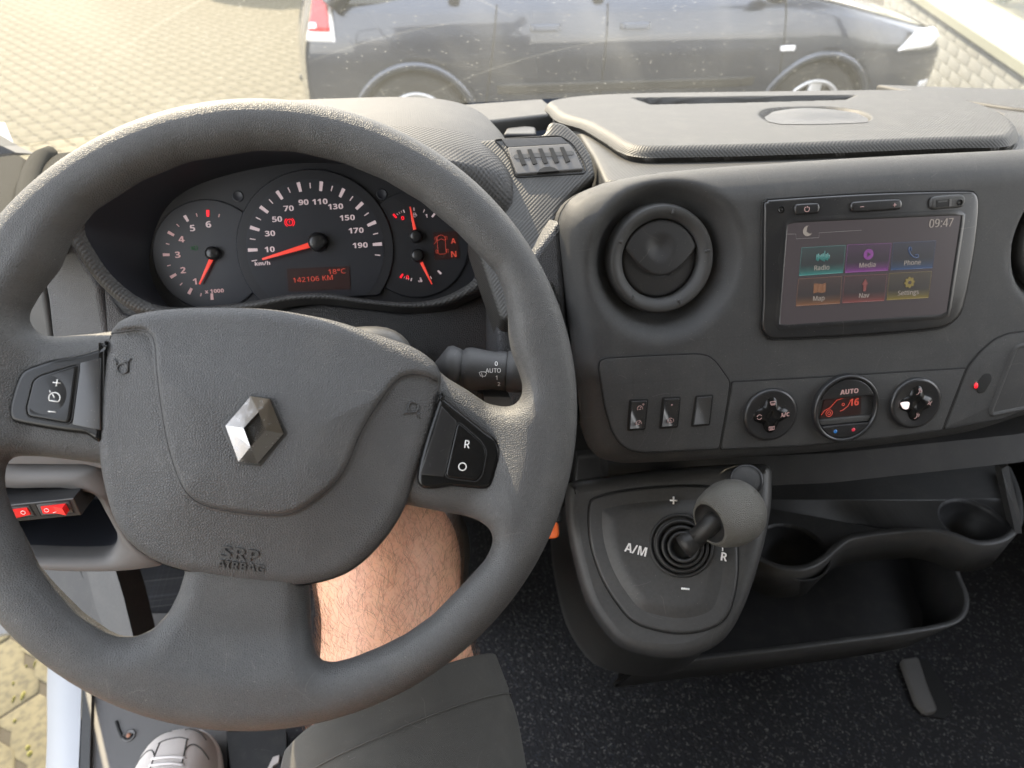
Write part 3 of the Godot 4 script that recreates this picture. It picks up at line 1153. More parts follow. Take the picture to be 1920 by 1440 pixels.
func cluster() -> void:
	var t := thing("instrument_cluster", "hooded instrument cluster with red needles behind the top of the steering wheel", "instrument cluster")
	var mb := MB.new()
	loft(mb, [arch(-0.085, 0.200, 1.38, 0.134, -0.83, 0.15, 0.62), arch(-0.085, 0.200, 1.40, 0.124, -0.77, 0.25, 0.62), arch(-0.088, 0.196, 1.42, 0.117, -0.70, 0.4, 0.64), arch(-0.090, 0.186, 1.465, 0.080, -0.645, 0.577, 0.64, 0.03), arch(-0.090, 0.181, 1.492, 0.053, -0.610, 0.577, 0.62, 0.07), arch(-0.090, 0.176, 1.503, 0.040, -0.594, 0.577, 0.62, 0.1), lip_row(0.004), lip_row(-0.006)], false)
	obj("hood", mb, M.knurl, t)
	var fr := Node3D.new()
	fr.name = "housing"
	t.add_child(fr)
	fr.transform = DIALS
	var zf := func(p: PackedVector2Array, add: float) -> PackedVector3Array:
		var o := PackedVector3Array()
		for v in p:
			o.append(Vector3(v.x, v.y, 0.05 + (v.y + 0.06) * 0.27 + add))
		return o
	var ci := P([-175.8,10.8,-171.6,-12,-161.4,-33.2,-144,-51.4,-122.8,-59.3,-86.8,-60.4,-54.7,-58.8,-21.9,-55.3,10.7,-56,43.2,-63,81.2,-68.9,110.5,-67.5,135.7,-58.4,154.1,-43.5] + [161.4,-28.7,137,-0.1,107.9,25.9,78.1,44.9,40,61.6,-27.5,73.7,-85,65.9,-126.1,51,-160.1,26.2])
	var co := P([-191.6,13.4,-188.1,-6.8,-178.8,-32.1,-162.4,-54.6,-147.4,-64,-117.7,-67.4,-86.3,-67.3,-49.8,-66.5,-21.8,-62.3,6.1,-62.3,43,-69.1,80.7,-75.6,114.5,-76.4,142.1,-68.1,167.7,-54.2] + [178,-29.9,151.7,5.4,117.6,35.8,83.6,54.6,41.2,68.3,-25.7,80.1,-88.7,73.4,-131.1,59.5,-167.4,30.2])
	var cd := P([-152.1,-11.1,-135.3,27,-106.5,48.8,-52.2,62.7,6.8,66.4,60.7,57.7,109.9,39.5,142.7,7.4,155.1,-24.2,146.5,-54.9,118.5,-75.2,79.5,-77.8,43.5,-74.2,-1.5,-63.9,-51.2,-60.5,-101.8,-71.3,-134.9,-63.9,-150.2,-40.9])
	ci = ccw(curve2(ci, 120))
	co = ccw(curve2(co, 120))
	cd = ccw(curve2(cd, 120))
	ci = aligned(ci)
	co = aligned(co)
	cd = aligned(cd)
	mb = MB.new()
	loft(mb, [zf.call(inset(co, -0.004), -0.02), zf.call(co, -0.002), zf.call(blend(co, ci, 0.2), 0.004), zf.call(blend(co, ci, 0.5), 0.007), zf.call(blend(co, ci, 0.85), 0.003), zf.call(ci, 0.0)])
	obj("bezel", mb, M.knurl, fr)
	mb = MB.new()
	loft(mb, [zf.call(ci, 0.0), zf.call(blend(ci, cd, 0.12), -0.012), lift(cd, 0.0)])
	obj("inner_wall", mb, M.cavity, fr)
	mb = MB.new()
	cap(mb, cd, 0.0)
	obj("back_panel", mb, M.face, fr)
	for q in [[-66.2,38.9], [66.7,34.4]]:
		mb = MB.new()
		lathe(mb, PackedVector2Array([Vector2(0.0052, 0), Vector2(0.0048, 0.001), Vector2(0.004, 0.0005), Vector2(0.0001, 0.0005)]), 20, Transform3D(Basis(), Vector3(q[0] * 0.001, q[1] * 0.001, 0.0005)))
		obj("blank_button", mb, M.dial, fr)
	# speedometer
	var d := Node3D.new()
	d.name = "gauge_dial"  # a dial, no screen; ticks and numerals given a faint added glow
	t.add_child(d)
	d.transform = DIALS
	var c := Vector2(0.0006, -0.0132)
	var disc := func(cc: Vector2, r: float, low: float) -> PackedVector2Array:
		var o := PackedVector2Array()
		for i in 90:
			var v: Vector2 = cc + Vector2(cos(TAU * i / 90), sin(TAU * i / 90)) * r
			v.y = maxf(v.y, low)
			o.append(v)
		return o
	# tachometer and right gauge lie under the ring of the speedometer
	var tc := Vector2(-0.0975, -0.0138)
	var rc := Vector2(0.0955, -0.0150)
	var td := Node3D.new()
	td.name = "gauge_dial_001"
	t.add_child(td)
	td.transform = DIALS
	var rd := Node3D.new()
	rd.name = "gauge_dial_002"
	t.add_child(rd)
	rd.transform = DIALS
	slab("dial_ring", disc.call(tc, 0.0515, -1.0), 0.0, 0.0022, 0.001, M.dial_ring, td)
	slab("dial_face", disc.call(tc, 0.0500, -1.0), 0.0, 0.0026, 0.0, M.dial, td)
	slab("dial_ring", disc.call(rc, 0.0515, -1.0), 0.0, 0.0022, 0.001, M.face, rd)
	slab("dial_face", disc.call(rc, 0.0500, -1.0), 0.0, 0.0026, 0.0, M.face, rd)
	slab("dial_ring", disc.call(c, 0.0735, -0.0615), 0.0, 0.0050, 0.002, M.dial_ring, d)
	slab("dial_rim", disc.call(c, 0.0722, -0.0605), 0.0, 0.0054, 0.0, M.face, d)
	slab("dial_face", disc.call(c, 0.0640, -0.0600), 0.0, 0.0058, 0.0, M.dial, d)
	var mark := func(par: Node, cc: Vector2, a: float, r0: float, r1: float, w: float, z: float, m: Material) -> void:
		var b := MB.new()
		var u := Vector2(cos(deg_to_rad(a)), sin(deg_to_rad(a)))
		var v := Vector2(-u.y, u.x) * w / 2
		plate(b, PackedVector2Array([cc + u * r0 - v, cc + u * r1 - v * 1.25, cc + u * r1 + v * 1.25, cc + u * r0 + v]), z - 0.0002, z + 0.0003)
		obj("tick_mark", b, m, par)
	for k in 10:
		var a := 178.2 - k * 19.75
		mark.call(d, c, a, 0.0535, 0.0622, 0.0026, 0.006, M.tick)
		mark.call(d, c, a - 9.9 if k < 9 else -9.7, 0.0555, 0.0605, 0.0008, 0.006, M.tick)
		var rr := 0.0435 if k > 0 else 0.0445
		if k == 0 or k >= 7:
			rr -= 0.002
		words(str(10 + 20 * k), 0.0049, Vector3(c.x + cos(deg_to_rad(a)) * rr, c.y + sin(deg_to_rad(a)) * rr, 0.006), M.tick, d, 0, 1.3, "numeral")
	mark.call(d, c, 188.0, 0.0555, 0.0605, 0.0008, 0.006, M.tick)
	var kh := P([-49.9,-24.4])
	words("km/h", 0.0034, Vector3(kh[0].x, kh[0].y, 0.006), M.tick, d, 0, 1.2, "numeral")
	var needle := func(par: Node, from: PackedVector2Array, z: float, w: float) -> void:
		var b := MB.new()
		var u := (from[1] - from[0]).normalized()
		var v := Vector2(-u.y, u.x) * w
		plate(b, PackedVector2Array([from[0] - v, from[1] - v * 0.35, from[1] + v * 0.35, from[0] + v]), z, z + 0.0012, 0.0004, 2)
		obj("needle", b, M.needle, par)
	needle.call(d, P([1.6,-8.8,-48.5,-20.7]), 0.0105, 0.0026)
	needle.call(td, P([-94.8,-16.8,-108.6,-40.1]), 0.0065, 0.0019)
	needle.call(rd, P([95.2,-1.8,92.5,20.5]), 0.0065, 0.0015)
	needle.call(rd, P([98.9,-32.4,107.4,-54]), 0.0065, 0.0015)
	var knob := func(par: Node, q: PackedVector2Array, r: float, z: float) -> void:
		var b := MB.new()
		lathe(b, PackedVector2Array([Vector2(r * 1.06, 0), Vector2(r, z * 0.7), Vector2(r * 0.86, z * 0.93), Vector2(r * 0.5, z), Vector2(0.0001, z * 1.02)]), 32, Transform3D(Basis(), Vector3(q[0].x, q[0].y, 0.002)))
		obj("needle_hub", b, M.satin, par)
	knob.call(d, P([3.3,-7.7]), 0.0088, 0.014)
	knob.call(td, P([-93.8,-12.3]), 0.0062, 0.010)
	knob.call(rd, P([95.8,-7.2]), 0.0062, 0.010)
	knob.call(rd, P([95.8,-25.5]), 0.0062, 0.010)
	for k in 7:
		var a := 266.5 - k * 30.2
		mark.call(td, tc, a, 0.0355, 0.0415, 0.0022, 0.003, M.warn if k == 6 else M.tick if k > 4 else M.tick_dim)
		mark.call(td, tc, a - 15.1, 0.0365, 0.0395, 0.0007, 0.003, M.tick_dim)
		if k > 0:
			words(str(k), 0.0056, Vector3(tc.x + cos(deg_to_rad(a)) * 0.0283, tc.y + sin(deg_to_rad(a)) * 0.0283, 0.003), M.tick if k > 4 else M.tick_dim, td, 0, 1.25, "numeral")
	var xk := P([-97.1,-47.3])
	words("x 1000", 0.0028, Vector3(xk[0].x, xk[0].y, 0.003), M.tick_dim, td, 0, 1.2, "numeral")
	var gl := P([-109.5,-6.4])
	strokes("low_beam_light", [arc(0, 0, 1.0, -90, 90), [0, 1, -0.5, 0.6, -0.5, -0.6, 0, -1], [-0.9, 0.5, -2.0, 0.5], [-0.9, 0, -2.0, 0], [-0.9, -0.5, -2.0, -0.5]], 0.0021, 0.0003, Vector3(gl[0].x, gl[0].y, 0.003), 0, M.green, td)
	var wr := P([-21,12.1])
	strokes("brake_warning_light", [arc(0, 0, 1.0, 0, 360, 20), [0, 0.55, 0, -0.15], [0, -0.45, 0, -0.55], arc(0, 0, 1.5, 125, 235), arc(0, 0, 1.5, -55, 55)], 0.0029, 0.0004, Vector3(wr[0].x, wr[0].y, 0.006), 0, M.warn, d)
	# fuel and coolant
	var fc := Vector2(0.0950, -0.0095)
	var hc := Vector2(0.0965, -0.0215)
	for k in 5:
		var a := 128.0 - k * 20.0
		mark.call(rd, fc, a, 0.0265, 0.031 if k == 4 or k == 0 else 0.0295, 0.0016 if k == 4 or k == 0 else 0.0008, 0.003, M.warn if k == 0 else M.tick)
		var b := 232.0 + k * 20.0
		mark.call(rd, hc, b, 0.0265, 0.031 if k == 4 or k == 0 else 0.0295, 0.0016 if k == 4 or k == 0 else 0.0008, 0.003, M.warn if k == 0 else M.tick)
	for k in 3:
		mark.call(rd, fc, 122.0 - k * 4.5, 0.0275, 0.0295, 0.0005, 0.003, M.tick_dim)
		mark.call(rd, hc, 238.0 + k * 4.5, 0.0275, 0.0295, 0.0005, 0.003, M.tick_dim)
	var sy := P([84.5,10.7,107.6,11.5,84.3,-45.8,96.5,13.1,96.5,-48.7])
	words("0", 0.0034, Vector3(sy[0].x, sy[0].y, 0.003), M.warn, rd, 0, 1.2, "numeral")
	words("1", 0.0034, Vector3(sy[1].x, sy[1].y, 0.003), M.tick, rd, 0, 1.0, "numeral")
	words("0", 0.0034, Vector3(sy[2].x, sy[2].y, 0.003), M.warn, rd, 0, 1.2, "numeral")
	strokes("fuel_symbol", [[-0.6, -1, -0.6, 1, 0.4, 1, 0.4, -1, -0.6, -1], [-0.4, 0.3, 0.2, 0.3], [0.4, 0.2, 0.9, 0.1, 0.9, -0.7]], 0.0019, 0.00028, Vector3(sy[3].x, sy[3].y, 0.003), 0, M.tick, rd)
	strokes("coolant_symbol", [[0, 1, 0, -0.4], [0, 0.7, 0.6, 0.7], [0, 0.2, 0.6, 0.2], [-1, -0.5, -0.5, -0.7, 0, -0.5, 0.5, -0.7, 1, -0.5], [-1, -0.9, -0.5, -1.1, 0, -0.9, 0.5, -1.1, 1, -0.9]], 0.0021, 0.00028, Vector3(sy[4].x, sy[4].y, 0.003), 0, M.tick, rd)
	# liquid crystal displays
	var lp := slab("trip_display", rounded(P([-28,-30.7,30.2,-31.8,29.1,-53.6,-28.8,-52.3]), 0.001), 0.005, 0.0065, 0.0, M.lcd, t)
	lp.transform = DIALS
	var l1 := P([17.8,-36.1,-4.8,-41.7])
	words("18°C", 0.0046, Vector3(l1[0].x, l1[0].y, 0.0067), M.lcd_text, lp, 0, 1.25, "display_text", false)
	words("142106 KM", 0.0046, Vector3(l1[1].x, l1[1].y, 0.0067), M.lcd_text, lp, 0.8, 1.2, "display_text", false)
	var gp := slab("gear_display", rounded(P([112.5,-4.4,136.4,-4.2,136.5,-30.4,112,-31]), 0.0006), 0.0, 0.0032, 0.0, M.lcd, t)
	gp.transform = DIALS
	var l2 := P([131.5,-13.7,131.1,-26.5,119.8,-16.6])
	words("A", 0.0048, Vector3(l2[0].x, l2[0].y, 0.0034), M.lcd_text, gp, 0, 1.1, "display_text")
	words("N", 0.0056, Vector3(l2[1].x, l2[1].y, 0.0034), M.lcd_text, gp, 0, 1.1, "display_text")
	strokes("car_outline", [arc(0, 0.7, 0.5, 0, 180), [-0.5, 0.7, -0.5, -1.0, -0.35, -1.15, 0.35, -1.15, 0.5, -1.0, 0.5, 0.7], [-0.5, 0.5, 0, 0.72, 0.5, 0.5], [-0.75, 1.0, -0.55, 1.0, -0.55, 0.6, -0.75, 0.6, -0.75, 1.0], [0.75, 1.0, 0.55, 1.0, 0.55, 0.6, 0.75, 0.6, 0.75, 1.0], [-0.75, -0.6, -0.55, -0.6, -0.55, -1.0, -0.75, -1.0, -0.75, -0.6], [0.75, -0.6, 0.55, -0.6, 0.55, -1.0, 0.75, -1.0, 0.75, -0.6], [-0.55, 0.55, -0.95, 0.1]], 0.0078, 0.0002, Vector3(l2[2].x, l2[2].y, 0.0034), 0, M.lcd_text, gp)

func aligned(p: PackedVector2Array) -> PackedVector2Array:
	# start at the point straight left of the middle, so that rings correspond
	var c := Vector2(0.0, -0.005)
	var best := 0
	for i in p.size():
		var a := absf((p[i] - c).angle_to(Vector2.LEFT))
		if a < absf((p[best] - c).angle_to(Vector2.LEFT)):
			best = i
	var o := PackedVector2Array()
	for i in p.size():
		o.append(p[(best + i) % p.size()])
	return o

# ---------------------------------------------------------------- centre fascia
func fascia() -> void:
	var f := Node3D.new()
	f.name = "centre_fascia"
	dash.add_child(f)
	f.transform = FASCIA
	var out := curve2(P([-260.1,46.2,-258.9,56.8,-254.1,65.1,-245,72.7,-232.8,77.6,-212.6,82.5,-167.3,87.6,-111.9,89.4,-50.6,90.7,46.7,91.8,147.8,92,279.7,93.5,391.5,88.2,441.7,71.1,473,21.1,483.5,-61.5,463.1,-124.7,388.2,-146.2,286.9,-149.5,194.2,-151.6,127.8,-164.4,45.1,-169,-35.8,-169.7,-124.8,-167.2,-185.9,-164.2,-210.9,-162.2,-228.2,-156.9,-238.3,-147.2,-243.7,-126.6,-248.4,-86.9,-252.7,-39.2,-256.9,6.5]), 260)
	var small := even2(out, 170)
	var vc := P([-177.1,17.9,196.4,10.3])
	var mb := MB.new()
	relief(mb, out, Vector2(0.04, 0.0), 90, func(q: Vector2) -> float:
		var d := edge_dist(small, q) if inside(small, q) else 0.0
		var R := 0.030
		var h := 0.0
		if d < R:
			h = -R + sqrt(maxf(R * R - (R - d) * (R - d), 0.0))
		for c in vc:
			h -= 0.026 * sm(0.068, 0.044, q.distance_to(c))
		return h)
	var oc := ccw(out)
	loft(mb, [lift(inset(oc, 0.012), -0.09), lift(inset(oc, 0.003), -0.06), lift(oc, -0.030)])
	obj("fascia_shell", mb, M.fascia, f)
	# removable panels below, each ringed by a black tube painting the shaded gap
	var lp := rounded(P([-235.9,-66.4,-234.9,-60.1,-228.6,-58.4,-196.7,-59.1,-150.9,-60.8,-140.1,-63.5,-132.9,-70.1,-120.5,-87.9,-122.8,-107.2,-129,-148,-196.9,-144.7,-209.2,-141.6,-219,-133.8,-225.8,-121.7,-231.9,-97.5]), 0.004)
	var mp := rounded(P([-119.1,-88,-57.5,-89.9,17.2,-91.7,100.4,-93.7,83.5,-150.3,22.6,-152.6,-54,-152.3,-128,-148.6,-121.9,-107.3]), 0.002)
	var rp := rounded(P([101.9,-93.3,112.2,-80,125.4,-69.4,138.4,-65,163.4,-64,227.6,-64.8,252.4,-80.9,250.7,-131.4,166.6,-138.4,143.2,-145,85.1,-149.9]), 0.004)
	for p: PackedVector2Array in [lp, mp, rp]:
		slab("switch_panel", inset(ccw(p), 0.0007), -0.004, 0.0011, 0.0006, M.fascia, f)
		seam("panel_shadow_line", p, 0.0002, 0.0008, f)
	# slot with a small red light, and the pocket on the right, its depth painted dark
	var sl := rounded(P([114.1,-105.5,118.6,-100,125,-100.5,126.9,-106.6,121,-118.1,114.7,-118.5,111.9,-113.3]), 0.004)
	slab("light_slot", sl, 0.0, 0.0016, 0.0004, M.black, f)
	var o := thing("indicator_light", "tiny red indicator light glowing in the slot at the right end of the fascia", "indicator light", FASCIA)
	var rl := P([111.2,-110.6])
	mb = MB.new()
	lathe(mb, PackedVector2Array([Vector2(0.0024, 0), Vector2(0.002, 0.0016), Vector2(0.0001, 0.002)]), 14, Transform3D(Basis.from_scale(Vector3(0.7, 1.2, 1)), Vector3(rl[0].x, rl[0].y, 0.0012)))
	obj("lamp_lens", mb, M.warn, o)
	mb = MB.new()
	lathe(mb, PackedVector2Array([Vector2(0.0032, 0), Vector2(0.0028, 0.0006), Vector2(0.0024, 0.0006)]), 14, Transform3D(Basis.from_scale(Vector3(0.7, 1.2, 1)), Vector3(rl[0].x, rl[0].y, 0.001)))
	obj("lamp_socket", mb, M.satin, o)
	var pk := rounded(P([146.8,-78.6,174.8,-74.9,217.6,-75.2,221.9,-131.2,165.3,-136,131.9,-139.6,130.4,-135.9]), 0.003)
	mb = MB.new()
	var pc := ccw(pk)
	loft(mb, [lift(inset(pc, -0.003), 0.001), lift(inset(pc, -0.0015), 0.0026), lift(pc, 0.0026), lift(inset(pc, 0.002), 0.0014)])
	obj("pocket_rim", mb, M.fascia, f)
	mb = MB.new()
	cap(mb, inset(pc, 0.001), 0.0015)  # flat dark sheet stands in for the shade inside the pocket
	obj("pocket_shade", mb, M.dark, f)

# ---------------------------------------------------------------- infotainment
func screen_unit() -> void:
	var t := thing("infotainment_screen", "touch screen unit with six coloured menu tiles, set in the middle of the fascia", "touch screen", FASCIA)
	var bz := curve2(P([-96.9,54.4,-94.5,59.7,-87.3,61.4,-2.5,61.9,78.9,59.7,87.8,57.9,92.4,52.5,94.1,35.9,93.7,3.9,90.8,-28.8,87.5,-43.5,78.9,-52.2,61.1,-55.6,-4.1,-56,-78.9,-53.6,-88.6,-50.6,-94.7,-41.5,-94.7,-18.1]), 120)
	var bc := ccw(bz)
	var sc := rounded(P([-77.1,42.4,76.9,40.7,72.8,-42.7,-79.9,-41.5]), 0.0012, 2)
	slab("bezel", bc, -0.006, 0.0030, 0.0022, M.satin, t)
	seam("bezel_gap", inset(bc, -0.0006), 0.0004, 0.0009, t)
	# the screen lies in a shallow frame
	var sp := ccw(sc)
	var mb := MB.new()
	loft(mb, [lift(even2(inset(sp, -0.0045), 64), 0.0031), lift(even2(inset(sp, -0.001), 64), 0.0040), lift(even2(sp, 64), 0.0036)])
	obj("screen_frame", mb, M.satin, t)
	var sg := slab("screen", sp, 0.002, 0.0035, 0.0, M.screen_glass, t)
	var tiles := [
		["Radio", [-64.9,-0.9,-26.2,-0.8,-25.5,21.7,-63.9,21.8], lin(0.07, 0.35, 0.32)],
		["Media", [-24.1,-0.9,14.5,-1.3,15.4,21,-23.5,21.8], lin(0.34, 0.07, 0.38)],
		["Phone", [17,-1.3,55.2,-1.8,56,20.7,17.4,21.1], lin(0.05, 0.11, 0.26)],
		["Map", [-66.2,-26,-27,-26.4,-26.7,-3.8,-65.3,-3.7], lin(0.34, 0.15, 0.07)],
		["Nav", [-24.7,-26.3,13.2,-26.8,14,-4.6,-24.4,-3.9], lin(0.34, 0.09, 0.08)],
		["Settings", [15.8,-26.5,54.1,-27.1,54.9,-4.8,16.1,-4.1], lin(0.34, 0.25, 0.05)],
	]
	for k in 6:
		var q := P(tiles[k][1])
		var col: Color = tiles[k][2]
		var g := Gradient.new()
		g.offsets = PackedFloat32Array([0.0, 0.62, 0.86, 1.0])
		g.colors = PackedColorArray([lin(0.075, 0.066, 0.072).lerp(col, 0.14).linear_to_srgb(), lin(0.05, 0.045, 0.05).lerp(col, 0.04).linear_to_srgb(), lin(0.05).lerp(col, 0.4).linear_to_srgb(), col.linear_to_srgb()])
		var gt := GradientTexture2D.new()
		gt.gradient = g
		gt.width = 8
		gt.height = 64
		gt.fill_from = Vector2(0, 0)
		gt.fill_to = Vector2(0, 1)
		var m := mat(lin(0.02), 0.3)
		m.emission_enabled = true
		m.emission = Color.WHITE
		m.emission_operator = BaseMaterial3D.EMISSION_OP_MULTIPLY
		m.emission_texture = gt
		m.emission_energy_multiplier = 0.10
		var st := SurfaceTool.new()
		st.begin(Mesh.PRIMITIVE_TRIANGLES)
		var uv := [Vector2(0, 1), Vector2(1, 1), Vector2(1, 0), Vector2(0, 0)]
		for i in [0, 2, 1, 0, 3, 2]:
			st.set_uv(uv[i])
			st.set_normal(Vector3(0, 0, 1))
			st.add_vertex(Vector3(q[i].x, q[i].y, 0.0037))
		var tile := show_mesh("menu_tile", st.commit(), m, sg)
		var em := glow_mat(col, 0.11)
		mb = MB.new()
		for i in 4:
			tube(mb, PackedVector3Array([Vector3(q[i].x, q[i].y, 0.0037), Vector3(q[(i + 1) % 4].x, q[(i + 1) % 4].y, 0.0037)]), 0.00012 if i > 0 else 0.0003, 4)
		obj("tile_edge", mb, em, sg)
		var c := (q[0] + q[1]) * 0.5
		var up := (q[3] - q[0]).normalized()
		var H := (q[3] - q[0]).length()
		var wc := c + up * H * 0.235
		words(tiles[k][0], 0.0040, Vector3(wc.x, wc.y, 0.0038), M.screen_text, sg, -0.3, 1.0, "tile_text", false)
		var ic := c + up * H * 0.62
		var at := Vector3(ic.x, ic.y, 0.0039)
		var s := 0.0048
		match k:
			0:
				var b := MB.new()
				for j in 9:
					box(b, Vector3(0.0009, 0.0046 + 0.0016 * sin(j * 2.1), 0.0003), Vector3((j - 4) * 0.00135, 0, 0))
				box(b, Vector3(0.0005, 0.0088, 0.0004), Vector3(0.0014, 0.0006, 0))
				obj("tile_icon", b, em, sg).position = at
			1:
				var b := MB.new()
				plate(b, circle(s * 0.92, 32), 0, 0.0002)
				obj("tile_icon", b, em, sg).position = at
				b = MB.new()
				plate(b, P([-1.2, -1.9, 1.9, 0, -1.2, 1.9]), 0.0003, 0.0005)
				obj("tile_icon", b, M.screen_glass, sg).position = at
			2:
				strokes("tile_icon", [[-0.9, 0.9, -0.95, 0.4, -0.6, -0.3, 0, -0.8, 0.6, -1.0, 1.0, -0.85], [-0.9, 0.95, -0.55, 0.8, -0.5, 0.3], [1.0, -0.85, 0.85, -0.45, 0.35, -0.5]], s, 0.0005, at, 0, em, sg)
			3:
				var b := MB.new()
				plate(b, P([-5.5, -4.2, -1.9, -3.4, -1.9, 3.8, -5.5, 4.2]), 0, 0.0002)
				plate(b, P([-1.6, -3.4, 1.8, -4.2, 1.8, 3.2, -1.6, 3.8]), 0, 0.00025)
				plate(b, P([2.1, -4.2, 5.2, -3.6, 5.2, 4.0, 2.1, 3.2]), 0, 0.0002)
				obj("tile_icon", b, em, sg).position = at
			4:
				var b := MB.new()
				plate(b, P([-1.2, -5.0, 1.2, -5.0, 1.4, 0.6, 2.9, 0.6, 0, 5.2, -2.9, 0.6, -1.4, 0.6]), 0, 0.0003)
				obj("tile_icon", b, em, sg).position = at
			5:
				var b := MB.new()
				var gp := PackedVector2Array()
				for j in 32:
					gp.append(Vector2.from_angle(TAU * j / 32) * (0.0048 if j % 4 < 2 else 0.0036))
				plate(b, gp, 0, 0.0003)
				obj("tile_icon", b, em, sg).position = at
				b = MB.new()
				plate(b, circle(0.0015, 16), 0.0003, 0.0005)
				obj("tile_icon", b, M.screen_glass, sg).position = at
	var pts := P([59.3,35.2,-59.5,35.1])
	words("09:47", 0.0069, Vector3(pts[0].x, pts[0].y, 0.0038), M.screen_text, sg, 0, 0.95, "clock_text", false)
	mb = MB.new()
	var moon := PackedVector2Array()
	for i in 17:
		moon.append(Vector2.from_angle(deg_to_rad(70.0 + i * 15.0)) * 0.0042)
	for i in 13:
		moon.append(Vector2(0.0020, 0.0010) + Vector2.from_angle(deg_to_rad(300.0 - i * 15.5)) * 0.0034)
	plate(mb, moon, 0, 0.0003)
	obj("moon_icon", mb, M.screen_text, sg).position = Vector3(pts[1].x, pts[1].y, 0.0037)
	strokes("status_line", [P2([-78.5,33.7,-69.6,33.2,-69.1,29.3,-49.4,29.2,-49.3,33.1,-12,33.1])], 1.0, 0.00015, Vector3(0, 0, 0.0036), 0, M.grey_print, sg)
	# buttons along the top
	var b1 := curve2(P([-72.3,53.3,-71.6,55.8,-69.5,56.9,-54.1,56.9,-51.3,55.6,-50.5,52.7,-51.5,50,-54.1,48.7,-69,48.4,-71.5,50]), 40)
	slab("power_button", b1, 0.002, 0.0050, 0.0016, M.satin, t)
	var pc := P([-62,52.6])
	strokes("power_symbol", [arc(0, 0, 1.0, 125, 415, 16), [0, 0.3, 0, 1.2]], 0.0021, 0.0003, Vector3(pc[0].x, pc[0].y, 0.0051), 0, M.icon_light, t)
	var b2 := curve2(P([-23.6,52.4,-22.9,54.9,-20.2,56.3,-2.9,56.6,17.4,56.4,21,54.7,22,51.6,21,49.1,18.2,48,-2.1,47.6,-19,47.8,-22.3,49.3]), 60)
	slab("volume_button", b2, 0.002, 0.0050, 0.0018, M.satin, t)
	var vp := P([-14.2,52,14.6,51.9])
	strokes("volume_symbol", [[-1, 0, 1, 0]], 0.0015, 0.0003, Vector3(vp[0].x, vp[0].y, 0.0052), 2, M.icon_light, t)
	strokes("volume_symbol", [[-1, 0, 1, 0], [0, -1, 0, 1]], 0.0015, 0.0003, Vector3(vp[1].x, vp[1].y, 0.0052), 2, M.icon_light, t)
	var b3 := curve2(P([46.8,50.9,47.3,55,50.5,57,60.8,57.6,73.5,57.5,77.2,55.5,78.4,51.9,76.9,48.3,73.6,46.8,62,46.6,51.7,46.3,48,47.7]), 60)
	var us := slab("usb_panel", b3, 0.002, 0.0056, 0.002, M.plastic, t)
	slab("usb_port", rounded(P([51.5,53.9,62.8,54.4,62.9,48.6,51.9,48.2]), 0.0006), 0.004, 0.0059, 0.0, M.black, us)
	slab("usb_tongue", P([52.8,53.4,61,53.7,61,52.2,52.9,52]), 0.005, 0.0060, 0.0, M.plastic, us)
	slab("port_edge", P([62.8,54.4,64.9,54.5,65.1,48.3,63.1,48.2]), 0.005, 0.0061, 0.0, M.trim, us)
	var jk := P([72.6,51.3,-82.9,53.2])
	mb = MB.new()
	lathe(mb, PackedVector2Array([Vector2(0.0026, 0), Vector2(0.0026, 0.001), Vector2(0.002, 0.0013), Vector2(0.0015, 0.0006), Vector2(0.0001, 0.0002)]), 20, Transform3D(Basis(), Vector3(jk[0].x, jk[0].y, 0.0052)))
	obj("audio_socket", mb, M.gloss, us)
	mb = MB.new()
	lathe(mb, PackedVector2Array([Vector2(0.0030, 0), Vector2(0.0028, 0.0005), Vector2(0.0022, 0.0002), Vector2(0.0012, -0.0003), Vector2(0.0008, 0.0002), Vector2(0.0001, 0.0003)]), 20, Transform3D(Basis(), Vector3(jk[1].x, jk[1].y, 0.0031)))
	obj("reset_hole", mb, M.gloss, t)

func P2(a: Array) -> Array:
	var o := []
	for v in a:
		o.append(v * 0.001)
	return o

